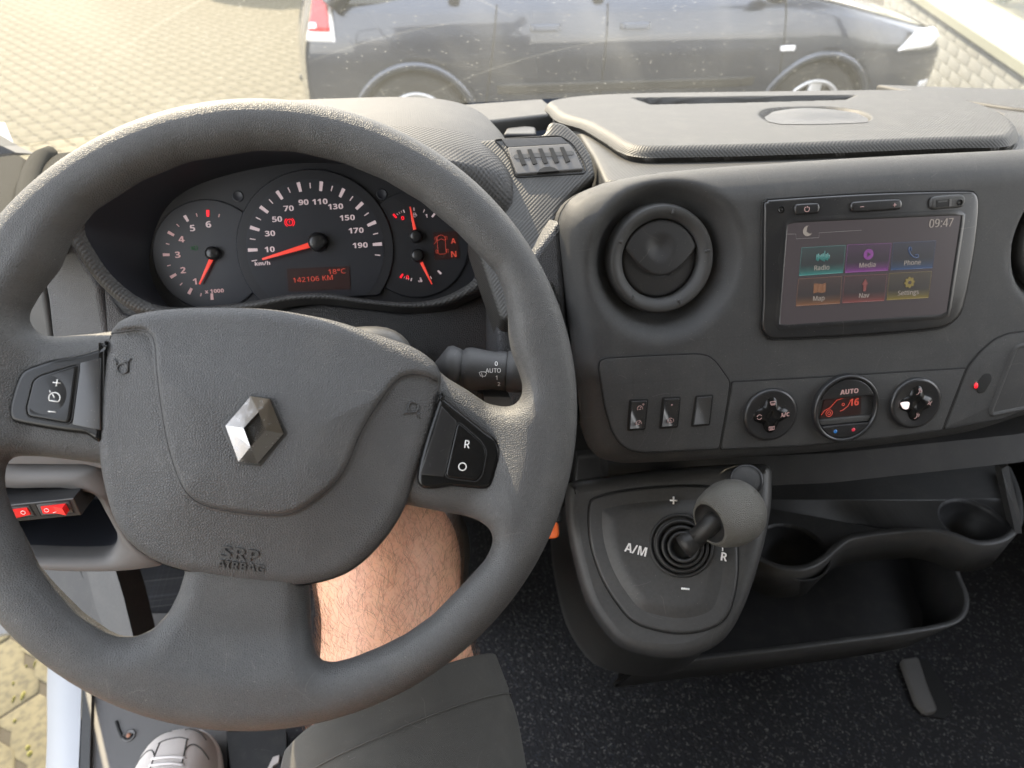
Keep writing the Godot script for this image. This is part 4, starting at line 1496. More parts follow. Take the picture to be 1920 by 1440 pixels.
# ---------------------------------------------------------------- air vents
func vents() -> void:
	var c := P([-177.1,17.9,196.4,10.3])
	for k in 2:
		var t := thing("air_vent", "round black air vent left of the touch screen" if k == 0 else "round black air vent cut off at the right edge of the photo", "air vent", FASCIA * Transform3D(Basis(Vector3(0, 0, 1), deg_to_rad(-3.0)), Vector3(c[k].x, c[k].y, -0.022)), "round air vents in the fascia")
		var mb := MB.new()
		lathe(mb, PackedVector2Array([Vector2(0.0455, -0.004), Vector2(0.0452, 0.004), Vector2(0.0440, 0.0095), Vector2(0.0425, 0.0115), Vector2(0.0385, 0.0105), Vector2(0.0335, 0.0075), Vector2(0.0328, 0.0050), Vector2(0.0326, -0.004)]), 72)
		obj("ring", mb, M.plastic, t)
		mb = MB.new()
		lathe(mb, PackedVector2Array([Vector2(0.0335, 0.0), Vector2(0.0335, -0.008), Vector2(0.0001, -0.008)]), 48)
		obj("duct", mb, M.black, t)
		# two shutters: the upper one laps over the lower along a curve
		var up := PackedVector2Array()
		var lo := PackedVector2Array()
		for i in 25:
			var x := -0.0300 + 0.06 * i / 24.0
			var y := -0.0135 + 0.0225 * pow(absf(x) / 0.030, 2.0)
			up.append(Vector2(x, y))
			lo.append(Vector2(x, y - 0.0009))
		var R := 0.0318
		for i in 33:
			var a := lerpf(deg_to_rad(17), deg_to_rad(163), i / 32.0)
			up.append(Vector2.from_angle(a) * R)
		for i in 33:
			var a := lerpf(deg_to_rad(163.0 + 1.5), deg_to_rad(377.0 - 1.5), i / 32.0)
			lo.append(Vector2.from_angle(a) * R)
		for s in 2:
			var p := ccw(up if s == 0 else lo)
			mb = MB.new()
			var cc := Vector2(0, 0.011) if s == 0 else Vector2(0, -0.0215)
			var dish := func(q: Vector2) -> float:
				var e := edge_dist(p, q)
				return (0.0088 if s == 0 else 0.0048) - 0.0012 * pow(1.0 - minf(e / 0.002, 1.0), 2.0) - (0.0035 * sm(0.014, 0.0, q.distance_to(Vector2(-0.001, 0.010))) if s == 0 else 0.0) - 2.5 * q.length_squared()
			relief(mb, p, cc, 22, dish)
			loft(mb, [lift(p, -0.004), lift(p, -0.0005)])
			obj("shutter", mb, M.dark, t)
		for a in [80.0, 158.0, 232.0, 10.0, 296.0]:
			mb = MB.new()
			box(mb, Vector3(0.0045, 0.0026, 0.0022), Vector3(0.0392, 0, 0.0104), 0.0008)
			obj("clip", mb, M.plastic, t).transform = Transform3D(Basis(Vector3(0, 0, 1), deg_to_rad(a)))

# ---------------------------------------------------------------- small controls
func controls() -> void:
	var sw := [["black rocker switch with two pink speed control symbols, leftmost of the three", [-208.9,-96.5,-194.3,-97.3,-196.9,-122.6,-211,-122.3]], ["black rocker switch with one pink parking symbol, middle of the three", [-180.1,-97.1,-165.8,-97.7,-168.1,-123.4,-182.8,-123]], ["blank black switch cover beside the climate controls, rightmost of the three", [-150.9,-98.3,-136.9,-98.5,-139.4,-124.1,-154.3,-123.7]]]
	for k in 3:
		var t := thing("rocker_switch", sw[k][0], "switch", FASCIA, "three switches in a row on the lower fascia")
		var p := ccw(rounded(P(sw[k][1]), 0.0008, 2))
		slab("switch_surround", inset(p, -0.0012), 0.0005, 0.0016, 0.0004, M.black, t)
		var mb := MB.new()
		plate(mb, inset(p, 0.0006), 0.001, 0.0026, 0.0006)
		var o := obj("rocker", mb, M.satin if k < 2 else M.plastic, t)
		var c := centre(p)
		var cruise := [arc(0, -0.2, 1.0, -30, 210, 14), [0, -0.2, 0.5, 0.3], [-0.5, -0.3, -0.3, -0.6, 0.3, -0.6]]
		if k == 0:
			strokes("symbol_light", cruise, 0.0023, 0.0002, Vector3(c.x + 0.0016, c.y + 0.0062, 0.0027), 8, M.icon_light, o)
			strokes("symbol_light", [arc(0, 0, 1.0, 0, 360, 8)], 0.0006, 0.0002, Vector3(c.x + 0.0046, c.y + 0.009, 0.0027), 0, M.icon_light, o)
			strokes("symbol_light", cruise, 0.0023, 0.0002, Vector3(c.x + 0.0004, c.y - 0.0068, 0.0027), 8, M.icon_light, o)
		elif k == 1:
			strokes("symbol_light", [arc(0, 0, 1.0, 40, 140), arc(0, 0, 1.0, 220, 320), [-0.4, -0.5, 0, 0.5, 0.4, -0.5], [-0.25, -0.1, 0.25, -0.1], [-1.2, 0.6, -1.2, -0.6], [1.2, 0.6, 1.2, -0.6]], 0.0021, 0.0002, Vector3(c.x, c.y - 0.0068, 0.0027), 3, M.icon_light, o)
			strokes("symbol_light", [arc(0, 0, 1.0, 0, 360, 8)], 0.0004, 0.0002, Vector3(c.x + 0.001, c.y + 0.007, 0.0027), 0, M.icon_light, o)
	# climate controls
	var cc := P([-84,-120.2,-14.8,-120.1,52.8,-121.7])
	for k in [0, 2]:
		var t := thing("climate_keypad", "round four-way climate keypad beside the blank switch" if k == 0 else "round four-way climate keypad with one bright key, right of the red climate display", "control pad", FASCIA * Transform3D(Basis(), Vector3(cc[k].x, cc[k].y, 0.001)), "round climate keypads")
		var mb := MB.new()
		lathe(mb, PackedVector2Array([Vector2(0.0246, 0), Vector2(0.0242, 0.0022), Vector2(0.0228, 0.0036), Vector2(0.021, 0.0036), Vector2(0.015, 0.0022), Vector2(0.0001, 0.0018)]), 56, Transform3D(Basis.from_scale(Vector3(1.0, 0.96, 1))))
		obj("ring", mb, M.satin, t)
		var cl := PackedVector2Array()
		for i in 72:
			var a := TAU * i / 72
			cl.append(Vector2.from_angle(a) * (0.0138 + 0.0030 * cos(4.0 * a)))
		mb = MB.new()
		relief(mb, cl, Vector2.ZERO, 16, func(q: Vector2) -> float: return 0.0022 + 0.0032 * (1.0 - pow(q.length() / (0.0138 + 0.0030 * cos(4.0 * q.angle())), 4.0)) - 0.0012 * sm(0.007, 0.0, q.length()))
		obj("cross_key", mb, M.gloss, t)
		var fan := [arc(0, 0, 0.35, 0, 360, 8), [0.35, 0, 0.9, 0.5], [-0.35, 0, -0.9, -0.5], [0, 0.35, -0.5, 0.9], [0, -0.35, 0.5, -0.9]]
		var air := [[-1, -0.8, -0.3, -0.6, 0.1, 0.2, 0.0, 0.7], arc(0.1, 1.0, 0.3, 0, 360, 8), [0.4, -0.3, 1.0, 0.1], [0.4, 0.3, 1.0, 0.6]]
		var defrost := [[-1, 0.7, 1, 0.7, 0.75, -0.4, -0.75, -0.4, -1, 0.7], [-0.4, -0.7, -0.5, 0.2], [0, -0.7, 0, 0.2], [0.4, -0.7, 0.5, 0.2]]
		var rear := [[-1, 0.6, 1, 0.6, 1, -0.6, -1, -0.6, -1, 0.6], [-0.4, -0.6, -0.4, 0.4], [0, -0.6, 0, 0.4], [0.4, -0.6, 0.4, 0.4]]
		var loop := [arc(0, 0, 0.85, 20, 160), arc(0, 0, 0.85, 200, 340), [-0.9, 0.5, -0.6, 0.2]]
		var sym := [loop, defrost, rear, []] if k == 0 else [[], air, air, fan]
		var where := [Vector2(-0.0118, 0), Vector2(0, 0.0112), Vector2(0, -0.0112), Vector2(0.0112, 0.0)]
		for j in 4:
			if sym[j].size():
				strokes("symbol_light", sym[j], 0.0025, 0.00026, Vector3(where[j].x, where[j].y, 0.0050), 3, M.icon_light, t)
		if k == 0:
			words("A/C", 0.0036, Vector3(0.0116, 0.0, 0.0050), M.icon_light, t, 3, 1.0, "symbol_light")
		else:
			slab("lit_key_light", curve2(P([-15.6, 1.6, -12, 3.0, -8.6, 2.4, -8.4, -1.0, -9.6, -3.6, -13.2, -3.2]), 24), 0.002, 0.0054, 0.0006, M.icon_bright, t)
	var t := thing("climate_display", "round climate unit with a red lit display marked AUTO between the two keypads", "climate display", FASCIA * Transform3D(Basis(), Vector3(cc[1].x, cc[1].y, 0.001)))
	var mb := MB.new()
	lathe(mb, PackedVector2Array([Vector2(0.0310, 0), Vector2(0.0308, 0.004), Vector2(0.0298, 0.0058), Vector2(0.0284, 0.0058), Vector2(0.0272, 0.0046), Vector2(0.0270, 0.0012)]), 64)
	obj("ring", mb, M.satin, t)
	var seg := func(y0: float, y1: float) -> PackedVector2Array:
		var o := PackedVector2Array()
		for p in Geometry2D.intersect_polygons(circle(0.0268, 64), rect(0.08, y1 - y0, Vector2(0, (y0 + y1) / 2))):
			o = p
		return o
	slab("auto_key", seg.call(0.0100, 0.03), 0.0, 0.0050, 0.0008, M.satin, t)
	words("AUTO", 0.0042, Vector3(0.001, 0.0158, 0.0052), M.icon_light, t, 1, 1.1, "key_light")
	slab("temperature_key", seg.call(-0.03, -0.0145), 0.0, 0.0050, 0.0008, M.satin, t)
	for s in [-1, 1]:
		mb = MB.new()
		lathe(mb, PackedVector2Array([Vector2(0.0018, 0), Vector2(0.0014, 0.0006), Vector2(0.0001, 0.0008)]), 14, Transform3D(Basis(), Vector3(-0.001 + s * 0.0085, -0.0198, 0.0049)))
		obj("key_light", mb, M.blue_dot if s < 0 else M.red_dot, t)
	slab("window_back", seg.call(-0.0140, 0.0096), -0.002, 0.0012, 0.0, M.dark, t)
	slab("window_shelf", seg.call(-0.0140, -0.0085), 0.0, 0.0030, 0.001, M.plastic, t)
	var lcd := slab("lcd_display", rounded(P([-23, -7.5, 15, -7.5, 15, 9.0, -20, 9.0]), 0.001), 0.0, 0.0018, 0.0, M.lcd, t)
	words("16", 0.0062, Vector3(0.0082, 0.0046, 0.0020), M.lcd_text, lcd, 0, 1.0, "display_text")
	strokes("display_text", [[-1.9, -0.5, -1.6, -0.1, -1.1, 0.1, -0.5, 0.75, 0.3, 0.95, 1.0, 0.95], arc(-1.15, -0.4, 0.32, 0, 360, 10), arc(-1.15, -0.4, 0.14, 0, 360, 8), [-0.1, -0.3, 0.2, -0.2, 0.6, 0.1, 0.8, 0.5], arc(0.15, 0.3, 0.12, 0, 360, 8)], 0.0098, 0.0003, Vector3(-0.0035, 0.0005, 0.0020), 0, M.lcd_text, lcd)

# ---------------------------------------------------------------- gear console
func console() -> void:
	var t := thing("gear_console", "raised gear console between steering wheel and storage trays, marked A/M, R, plus and minus", "gear console", SHIFT)
	var out := ccw(curve2(P([-94.7,69,-64.4,70.5,-8.6,71.8,45,70,81.6,67,89.3,62.3,88.8,50.6,82.1,20.5,67.2,-18.6,45.5,-61.1,24.6,-85.5,-2.4,-97,-30.5,-97.4,-58.2,-90.6,-76.1,-77.7,-94.3,-45.1,-102.8,-0.4,-104.9,39.8,-101.6,62.5]), 140))
	var mb := MB.new()
	plate(mb, out, -0.10, -0.0075, 0.014, 5)
	loft(mb, [lift(skew(out, 1.34, Vector2(-0.06, -0.045)), -0.44), lift(skew(out, 1.20, Vector2(-0.035, -0.03)), -0.24), lift(skew(out, 1.06, Vector2(-0.008, -0.010)), -0.14), lift(out, -0.09)])
	obj("pod", mb, M.console, t)
	var pan := ccw(curve2(P([-79.4,44.3,-70.2,50.8,-49.9,53.8,-17.8,54.5,13.3,52.8,36.4,48.5,47.2,39.3,50.5,17.7,48.5,-7.7,44.1,-33.8,34,-59.2,21.4,-70.8,0.3,-75.8,-22.4,-74.1,-48.4,-64.9,-62.7,-48.5,-76.1,-20.9,-82.4,11.7]), 110))
	mb = MB.new()
	plate(mb, pan, -0.016, -0.004, 0.003, 3)
	relief(mb, inset(pan, 0.006), centre(pan), 24, func(q: Vector2) -> float: return -0.0005 - 0.005 * sm(0.020, 0.0, edge_dist(pan, q) - 0.006))
	obj("selector_panel", mb, M.console, t)
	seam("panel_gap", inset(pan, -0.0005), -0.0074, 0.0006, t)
	# lettering
	var ps := P([-1.3,40.1,-40.1,-0.9,35.3,-13.1,-1.4,-37.8,35.3,-6.6])
	strokes("plus_mark", [[-1, 0, 1, 0], [0, -1, 0, 1]], 0.0034, 0.0009, Vector3(ps[0].x, ps[0].y, 0.0002), -8, M.white_print, t)
	words("A/M", 0.0080, Vector3(ps[1].x, ps[1].y, 0.0002), M.white_print, t, -19, 0.95, "lettering")
	words("R", 0.0072, Vector3(ps[2].x, ps[2].y, 0.0002), M.white_print, t, -16, 1.0, "lettering")
	strokes("minus_mark", [[-1, 0, 1, 0]], 0.0036, 0.0010, Vector3(ps[3].x, ps[3].y, 0.0002), -8, M.white_print, t)
	strokes("line_mark", [[0, -0.5, 0, 1]], 0.003, 0.0006, Vector3(ps[4].x, ps[4].y, 0.0002), -8, M.white_print, t)
	# gear lever
	var g := thing("gear_lever", "gear lever with grained ball knob leaning right over its ringed rubber boot", "gear lever", SHIFT)
	for k in 4:
		mb = MB.new()
		var r: float = [0.0285, 0.0235, 0.0185, 0.0138][k]
		var z: float = [0.0, 0.0045, 0.009, 0.0135][k]
		lathe(mb, PackedVector2Array([Vector2(r, z - 0.006), Vector2(r, z + 0.0008), Vector2(r - 0.0008, z + 0.0024), Vector2(r - 0.0022, z + 0.0026), Vector2(r - 0.0034, z + 0.0012), Vector2(r - 0.005, z - 0.004)]), 56, Transform3D(Basis(), Vector3(0.0006 * k, -0.0006 * k, 0)))
		obj("boot_ring", mb, M.rubber, g)
	var kp := P3([250.2,1282,-385.4])
	var local := SHIFT.affine_inverse() * kp[0]
	var foot := Vector3(0.002, -0.002, 0.008)
	var dir := (local - foot).normalized()
	mb = MB.new()
	var bs := frame_of(dir)
	var kd := SHIFT.basis.inverse() * (P3([256.9,1272.1,-397.2])[0] - P3([223.7,1274.1,-383.2])[0])
	kd = kd.normalized()
	lathe(mb, PackedVector2Array([Vector2(0.0001, 0), Vector2(0.0125, 0.001), Vector2(0.0115, 0.008), Vector2(0.0088, 0.014)]), 32, Transform3D(bs, foot))
	tube(mb, PackedVector3Array([foot + dir * 0.012, foot.lerp(local, 0.5) - kd * 0.004, local - kd * 0.019, local - kd * 0.004]), 0.0086, 24)
	obj("shaft", mb, M.rubber, g)
	mb = MB.new()
	# the grip bends away to the right of the shaft, so that its hollow underside shows
	bs = frame_of(kd)
	lathe(mb, PackedVector2Array([Vector2(0.0060, -0.0165), Vector2(0.0135, -0.0175), Vector2(0.0162, -0.0210), Vector2(0.0172, -0.0230)]), 56, Transform3D(bs, local))
	obj("knob_base", mb, M.rubber, g)
	mb = MB.new()
	lathe(mb, PackedVector2Array([Vector2(0.0172, -0.0230), Vector2(0.0180, -0.0237), Vector2(0.0200, -0.0225), Vector2(0.0245, -0.0155), Vector2(0.0276, -0.006), Vector2(0.0288, 0.002), Vector2(0.0282, 0.0108), Vector2(0.0256, 0.0182), Vector2(0.0214, 0.0234), Vector2(0.0152, 0.0272), Vector2(0.0084, 0.0290), Vector2(0.0001, 0.0297)]), 56, Transform3D(bs, local))
	obj("knob", mb, M.knob, g)
	# round socket cap
	var s := thing("socket_cap", "round black socket cap behind the gear knob", "socket cap", Transform3D(SHIFT.basis, P3([273.8,1295.5,-410.4])[0]))
	mb = MB.new()
	lathe(mb, PackedVector2Array([Vector2(0.0145, -0.03), Vector2(0.0145, 0.002), Vector2(0.0135, 0.0036), Vector2(0.0120, 0.0038)]), 40)
	obj("cap_rim", mb, M.satin, s)
	mb = MB.new()
	lathe(mb, PackedVector2Array([Vector2(0.0122, 0.0030), Vector2(0.0112, 0.0036), Vector2(0.0001, 0.0032)]), 40)
	obj("cap_face", mb, M.plastic, s)

func skew(p: PackedVector2Array, s: float, off: Vector2) -> PackedVector2Array:
	var c := centre(p)
	var o := PackedVector2Array()
	for v in p:
		o.append(c + (v - c) * s + off)
	return o

# ---------------------------------------------------------------- trays
func wall_ribbon(mb: MB, path: PackedVector2Array, y1: float, h: float, w: float, lean := Vector2.ZERO) -> void:
	var rows := []
	var k := path.size()
	var prof := [[-0.5, 0.0], [-0.5, 0.85], [-0.3, 0.97], [0.0, 1.0], [0.3, 0.97], [0.5, 0.85], [0.5, 0.0], [-0.5, 0.0]]
	for i in k:
		var d := (path[mini(i + 1, k - 1)] - path[maxi(i - 1, 0)]).normalized()
		var n := Vector2(-d.y, d.x)
		var row := PackedVector3Array()
		for q in prof:
			var dep: float = (1.0 - q[1]) * h if q[1] == 0.0 else (1.0 - q[1]) * w * 0.8
			var p: Vector2 = path[i] + n * float(q[0] * w) + lean * dep / h
			row.append(Vector3(p.x, y1 - dep, p.y))
		rows.append(row)
	loft(mb, rows, false)

func trays() -> void:
	var t := thing("cup_holder_tray", "black shelf with wavy front lip and two cup holders under the fascia", "tray")
	var path := curve2(P([357.4,-488.6,368.4,-476.1,385.3,-463.1,409.3,-459.1,434.5,-466.3,461,-481.4,484.7,-492.7,519.3,-495.4,560.6,-494.7,593.3,-491,613.9,-479.9,632,-465.9,657.2,-464.1,683.6,-471.9,708.1,-489.8,729.8,-517.9,746.6,-548.5,757.9,-576.6]), 70, false)
	var mb := MB.new()
	wall_ribbon(mb, path, 1.085, 0.056, 0.008, Vector2(0.0, -0.004))
	obj("front_lip", mb, M.console, t)
	var shelf := PackedVector2Array()
	for p in path:
		shelf.append(p)
	shelf.append_array(P([778.5,-604.9,447,-629.1]))
	shelf.append(path[0] + Vector2(0, -0.1))
	var wells := P([419.2,-496.2,665.6,-506.2])
	var radii := [0.042, 0.040]
	var left := [shelf]
	for k in 2:
		var nx := []
		for s in left:
			for q in Geometry2D.clip_polygons(s, circle(radii[k], 40, wells[k])):
				if not Geometry2D.is_polygon_clockwise(q):
					nx.append(q)
		left = nx
	mb = MB.new()
	for s: PackedVector2Array in left:
		var tr := Geometry2D.triangulate_polygon(s)
		for i in range(0, tr.size(), 3):
			mb.tri(Vector3(s[tr[i]].x, 1.068, s[tr[i]].y), Vector3(s[tr[i + 1]].x, 1.068, s[tr[i + 1]].y), Vector3(s[tr[i + 2]].x, 1.068, s[tr[i + 2]].y))
	obj("shelf", mb, M.console, t)
	for k in 2:
		mb = MB.new()
		lathe(mb, PackedVector2Array([Vector2(radii[k] + 0.002, 0.0), Vector2(radii[k], 0.0005), Vector2(radii[k] - 0.002, -0.006), Vector2(radii[k] - 0.008, -0.046), Vector2(0.0001, -0.046)]), 40, Transform3D(Basis(Vector3.RIGHT, -PI / 2), Vector3(wells[k].x, 1.068, wells[k].y)))
		obj("cup_well", mb, M.dark, t)
	mb = MB.new()
	prism(mb, PackedVector3Array([Vector3(0.30, 1.33, -0.57), Vector3(1.0, 1.32, -0.57), Vector3(1.0, 1.06, -0.66), Vector3(0.30, 1.06, -0.66)]), Vector3(0, -0.01, -0.03))
	obj("back_wall", mb, M.console, t)
	mb = MB.new()
	prism(mb, P3([632,1186.6,-485.6,639.5,1190.4,-487.5,648.3,1148.9,-453.4,648.7,1130,-438.4] + [625.6,1145.5,-428.5,619.6,1177.7,-454.8]), Vector3(0.004, 0, -0.02))
	obj("side_rib", mb, M.console, t)
	mb = MB.new()
	prism(mb, P3([177.3,1237.6,-505.1,405.7,1247.3,-478.2,591.6,1264,-463.1,701.5,1280.1,-459.1,698.8,1254.2,-439.1,589.2,1241.2,-445.4,403.3,1223.6,-459.8,174.8,1213,-486.1]), Vector3(0, 0.01, -0.05))
	obj("under_panel", mb, M.dark, t)
	var b := thing("storage_bin", "deep open storage bin below the cup holders", "storage bin")
	var bp := curve2(P([225.3,-436.3,305.5,-436.4,393.7,-434.8,470.3,-434.4,556,-434.4,621.6,-436.8,647.7,-442.5,665.6,-454.3,680.5,-474.4,688.3,-498.9,699.2,-528.6,715.3,-574]), 60, false)
	mb = MB.new()
	wall_ribbon(mb, bp, 0.96, 0.075, 0.007, Vector2(-0.02, -0.02))
	obj("bin_wall", mb, M.console, b)
	mb = MB.new()
	var fl := PackedVector3Array()
	for p in bp:
		fl.append(Vector3(p.x - 0.018, 0.89, p.y - 0.018))
	fl.append(Vector3(0.36, 0.89, -0.75))
	prism(mb, fl, Vector3(0, -0.006, 0))
	obj("bin_floor", mb, M.dark, b)
	mb = MB.new()
	box(mb, Vector3(0.6, 0.36, 0.02), Vector3(0.5, 0.88, -0.70))
	obj("bin_back", mb, M.dark, b)
	var k := thing("floor_bracket", "grained grey seat bracket in a slot of the dark carpet", "bracket")
	mb = MB.new()
	prism(mb, lay_at(P([716.5,-527.3,760.2,-525.9,756.8,-476.3,750.2,-442.9,726.6,-431.3,698.6,-441.9,698.9,-467.1]), 0.704), Vector3(0, -0.01, 0))
	obj("slot", mb, M.black, k)
	mb = MB.new()
	var kb := P([711.3,-527.3,742.9,-527.5,728.4,-479.6,720.4,-440.7,699.9,-438.7,693.8,-456.2])
	plate(mb, rounded(kb, 0.008), 0, 0.010, 0.004)
	obj("arm", mb, M.trim, k).transform = Transform3D(Basis(Vector3(1, 0, 0), Vector3(0, 0, 1), Vector3(0, 1, 0)), Vector3(0, 0.703, 0))

# ---------------------------------------------------------------- steering column
func column() -> void:
	var t := thing("steering_column", "smooth black steering column shroud behind the wheel hub", "steering column", WHEEL)
	slab("shroud", rounded(rect(0.165, 0.125, Vector2(0.012, -0.005)), 0.035, 8), -0.24, -0.055, 0.016, M.console, t, 5)
	slab("lower_shroud", rounded(rect(0.11, 0.08, Vector2(0.0, -0.04)), 0.03, 6), -0.34, -0.05, 0.014, M.dark, t, 4)
	var a := P3([17,1405.7,-463.4,79.5,1403.6,-452.2])
	var w := thing("wiper_stalk", "black wiper stalk with white AUTO lettering right of the steering column", "stalk", Transform3D(Basis(), a[0]))
	var dir := (a[1] - a[0]).normalized()
	var toward := (Vector3(0, 1.75, 0) - a[0]).normalized()
	toward = (toward - dir * toward.dot(dir)).normalized()
	var bs := Basis(dir.cross(toward) * -1.0, toward, dir)
	if bs.determinant() < 0:
		bs.x = -bs.x
	var mb := MB.new()
	lathe(mb, PackedVector2Array([Vector2(0.004, -0.01), Vector2(0.0175, 0.0), Vector2(0.0185, 0.004), Vector2(0.0160, 0.011), Vector2(0.0150, 0.0125)]), 40, Transform3D(bs))
	obj("collar", mb, M.plastic, w)
	mb = MB.new()
	lathe(mb, PackedVector2Array([Vector2(0.0150, 0.0125), Vector2(0.0172, 0.015), Vector2(0.0178, 0.020), Vector2(0.0165, 0.028), Vector2(0.0152, 0.038), Vector2(0.0160, 0.0465), Vector2(0.0155, 0.048)]), 48, Transform3D(bs))
	obj("sleeve", mb, M.plastic, w)
	mb = MB.new()
	lathe(mb, PackedVector2Array([Vector2(0.0148, 0.048), Vector2(0.0166, 0.049), Vector2(0.0170, 0.056), Vector2(0.0155, 0.085), Vector2(0.011, 0.10), Vector2(0.0001, 0.103)]), 40, Transform3D(bs))
	obj("twist_grip", mb, M.plastic, w)
	# lettering wraps round the sleeve
	var rows := [["AUTO", 0.0, 0.038, 0.0026], ["0", 20.0, 0.040, 0.0028], ["1", -20.0, 0.041, 0.0028], ["2", -40.0, 0.043, 0.0028]]
	for r in rows:
		var ang := deg_to_rad(r[1])
		var nrm := toward * cos(ang) + dir.cross(toward) * -sin(ang)
		var up := nrm.cross(dir)
		var o := words(r[0], r[3], Vector3.ZERO, M.white_print, w, 0, 1.1, "lettering", false, 0.0002)
		o.transform = Transform3D(Basis(dir, up, nrm) * Basis(Vector3(0, 0, 1), deg_to_rad(4)), dir * r[2] + nrm * 0.0163)
	var o := strokes("wiper_symbol", [[-1, 0.5, -0.5, 0.75, 0.5, 0.75, 1, 0.5, 0.6, -0.4, -0.6, -0.4, -1, 0.5], [0, -0.8, -0.4, 0.5]], 0.0030, 0.0002, Vector3.ZERO, 0, M.white_print, w)
	var n2 := toward * cos(0.22) + dir.cross(toward) * sin(0.22)
	o.transform = Transform3D(Basis(dir, n2.cross(dir), n2), dir * 0.030 + n2 * 0.0168)
	var k := thing("column_switch", "two small grey keys on the column below the wiper stalk", "switch")
	for d in [[40.8,1383.7,-455.2,59.8,1382.5,-451.4,58.6,1370.7,-442.3,39.5,1371.6,-445.9], [45,1387.6,-444.9,65.4,1387.5,-441.6,68.9,1379.7,-435,65.6,1372.2,-429.5,42.3,1373.7,-434.3]]:
		mb = MB.new()
		prism(mb, P3(d), Vector3(0, -0.006, -0.02))
		obj("key", mb, M.trim, k)
	var g := thing("orange_tag", "small orange plastic tag hanging below the right side of the wheel rim", "tag", Transform3D(SHIFT.basis, P3([103.3,1237.5,-426.4])[0]))
	slab("tag_plate", rounded(rect(0.014, 0.016), 0.005), 0.0, 0.004, 0.0015, M.orange, g)
	slab("tag_holder", rounded(rect(0.012, 0.014, Vector2(0.004, 0.013)), 0.003), -0.002, 0.005, 0.0015, M.black, g)

# ---------------------------------------------------------------- steering wheel
var pad_edge: PackedVector2Array
var crease: PackedVector2Array
var crease_area: PackedVector2Array

func pad_height(q: Vector2) -> float:
	var d := edge_dist(pad_edge, q) if inside(pad_edge, q) else 0.0
	var u := minf(d / 0.010, 1.0)
	var h := 0.001 + 0.008 * sqrt(1.0 - (1.0 - u) * (1.0 - u)) + 0.011 * sm(0.0, 0.07, d)
	var c := 1e9
	for i in crease.size() - 1:
		c = minf(c, q.distance_squared_to(Geometry2D.get_closest_point_to_segment(q, crease[i], crease[i + 1])))
	c = sqrt(c)
	var s := c if inside(crease_area, q) else -c
	h += 0.0042 * sm(-0.005, 0.003, s) - 0.0022 * exp(-pow((s + 0.001) / 0.002, 2.0))
	return h - 0.35 * (q.y + 0.02) * (q.y + 0.02)

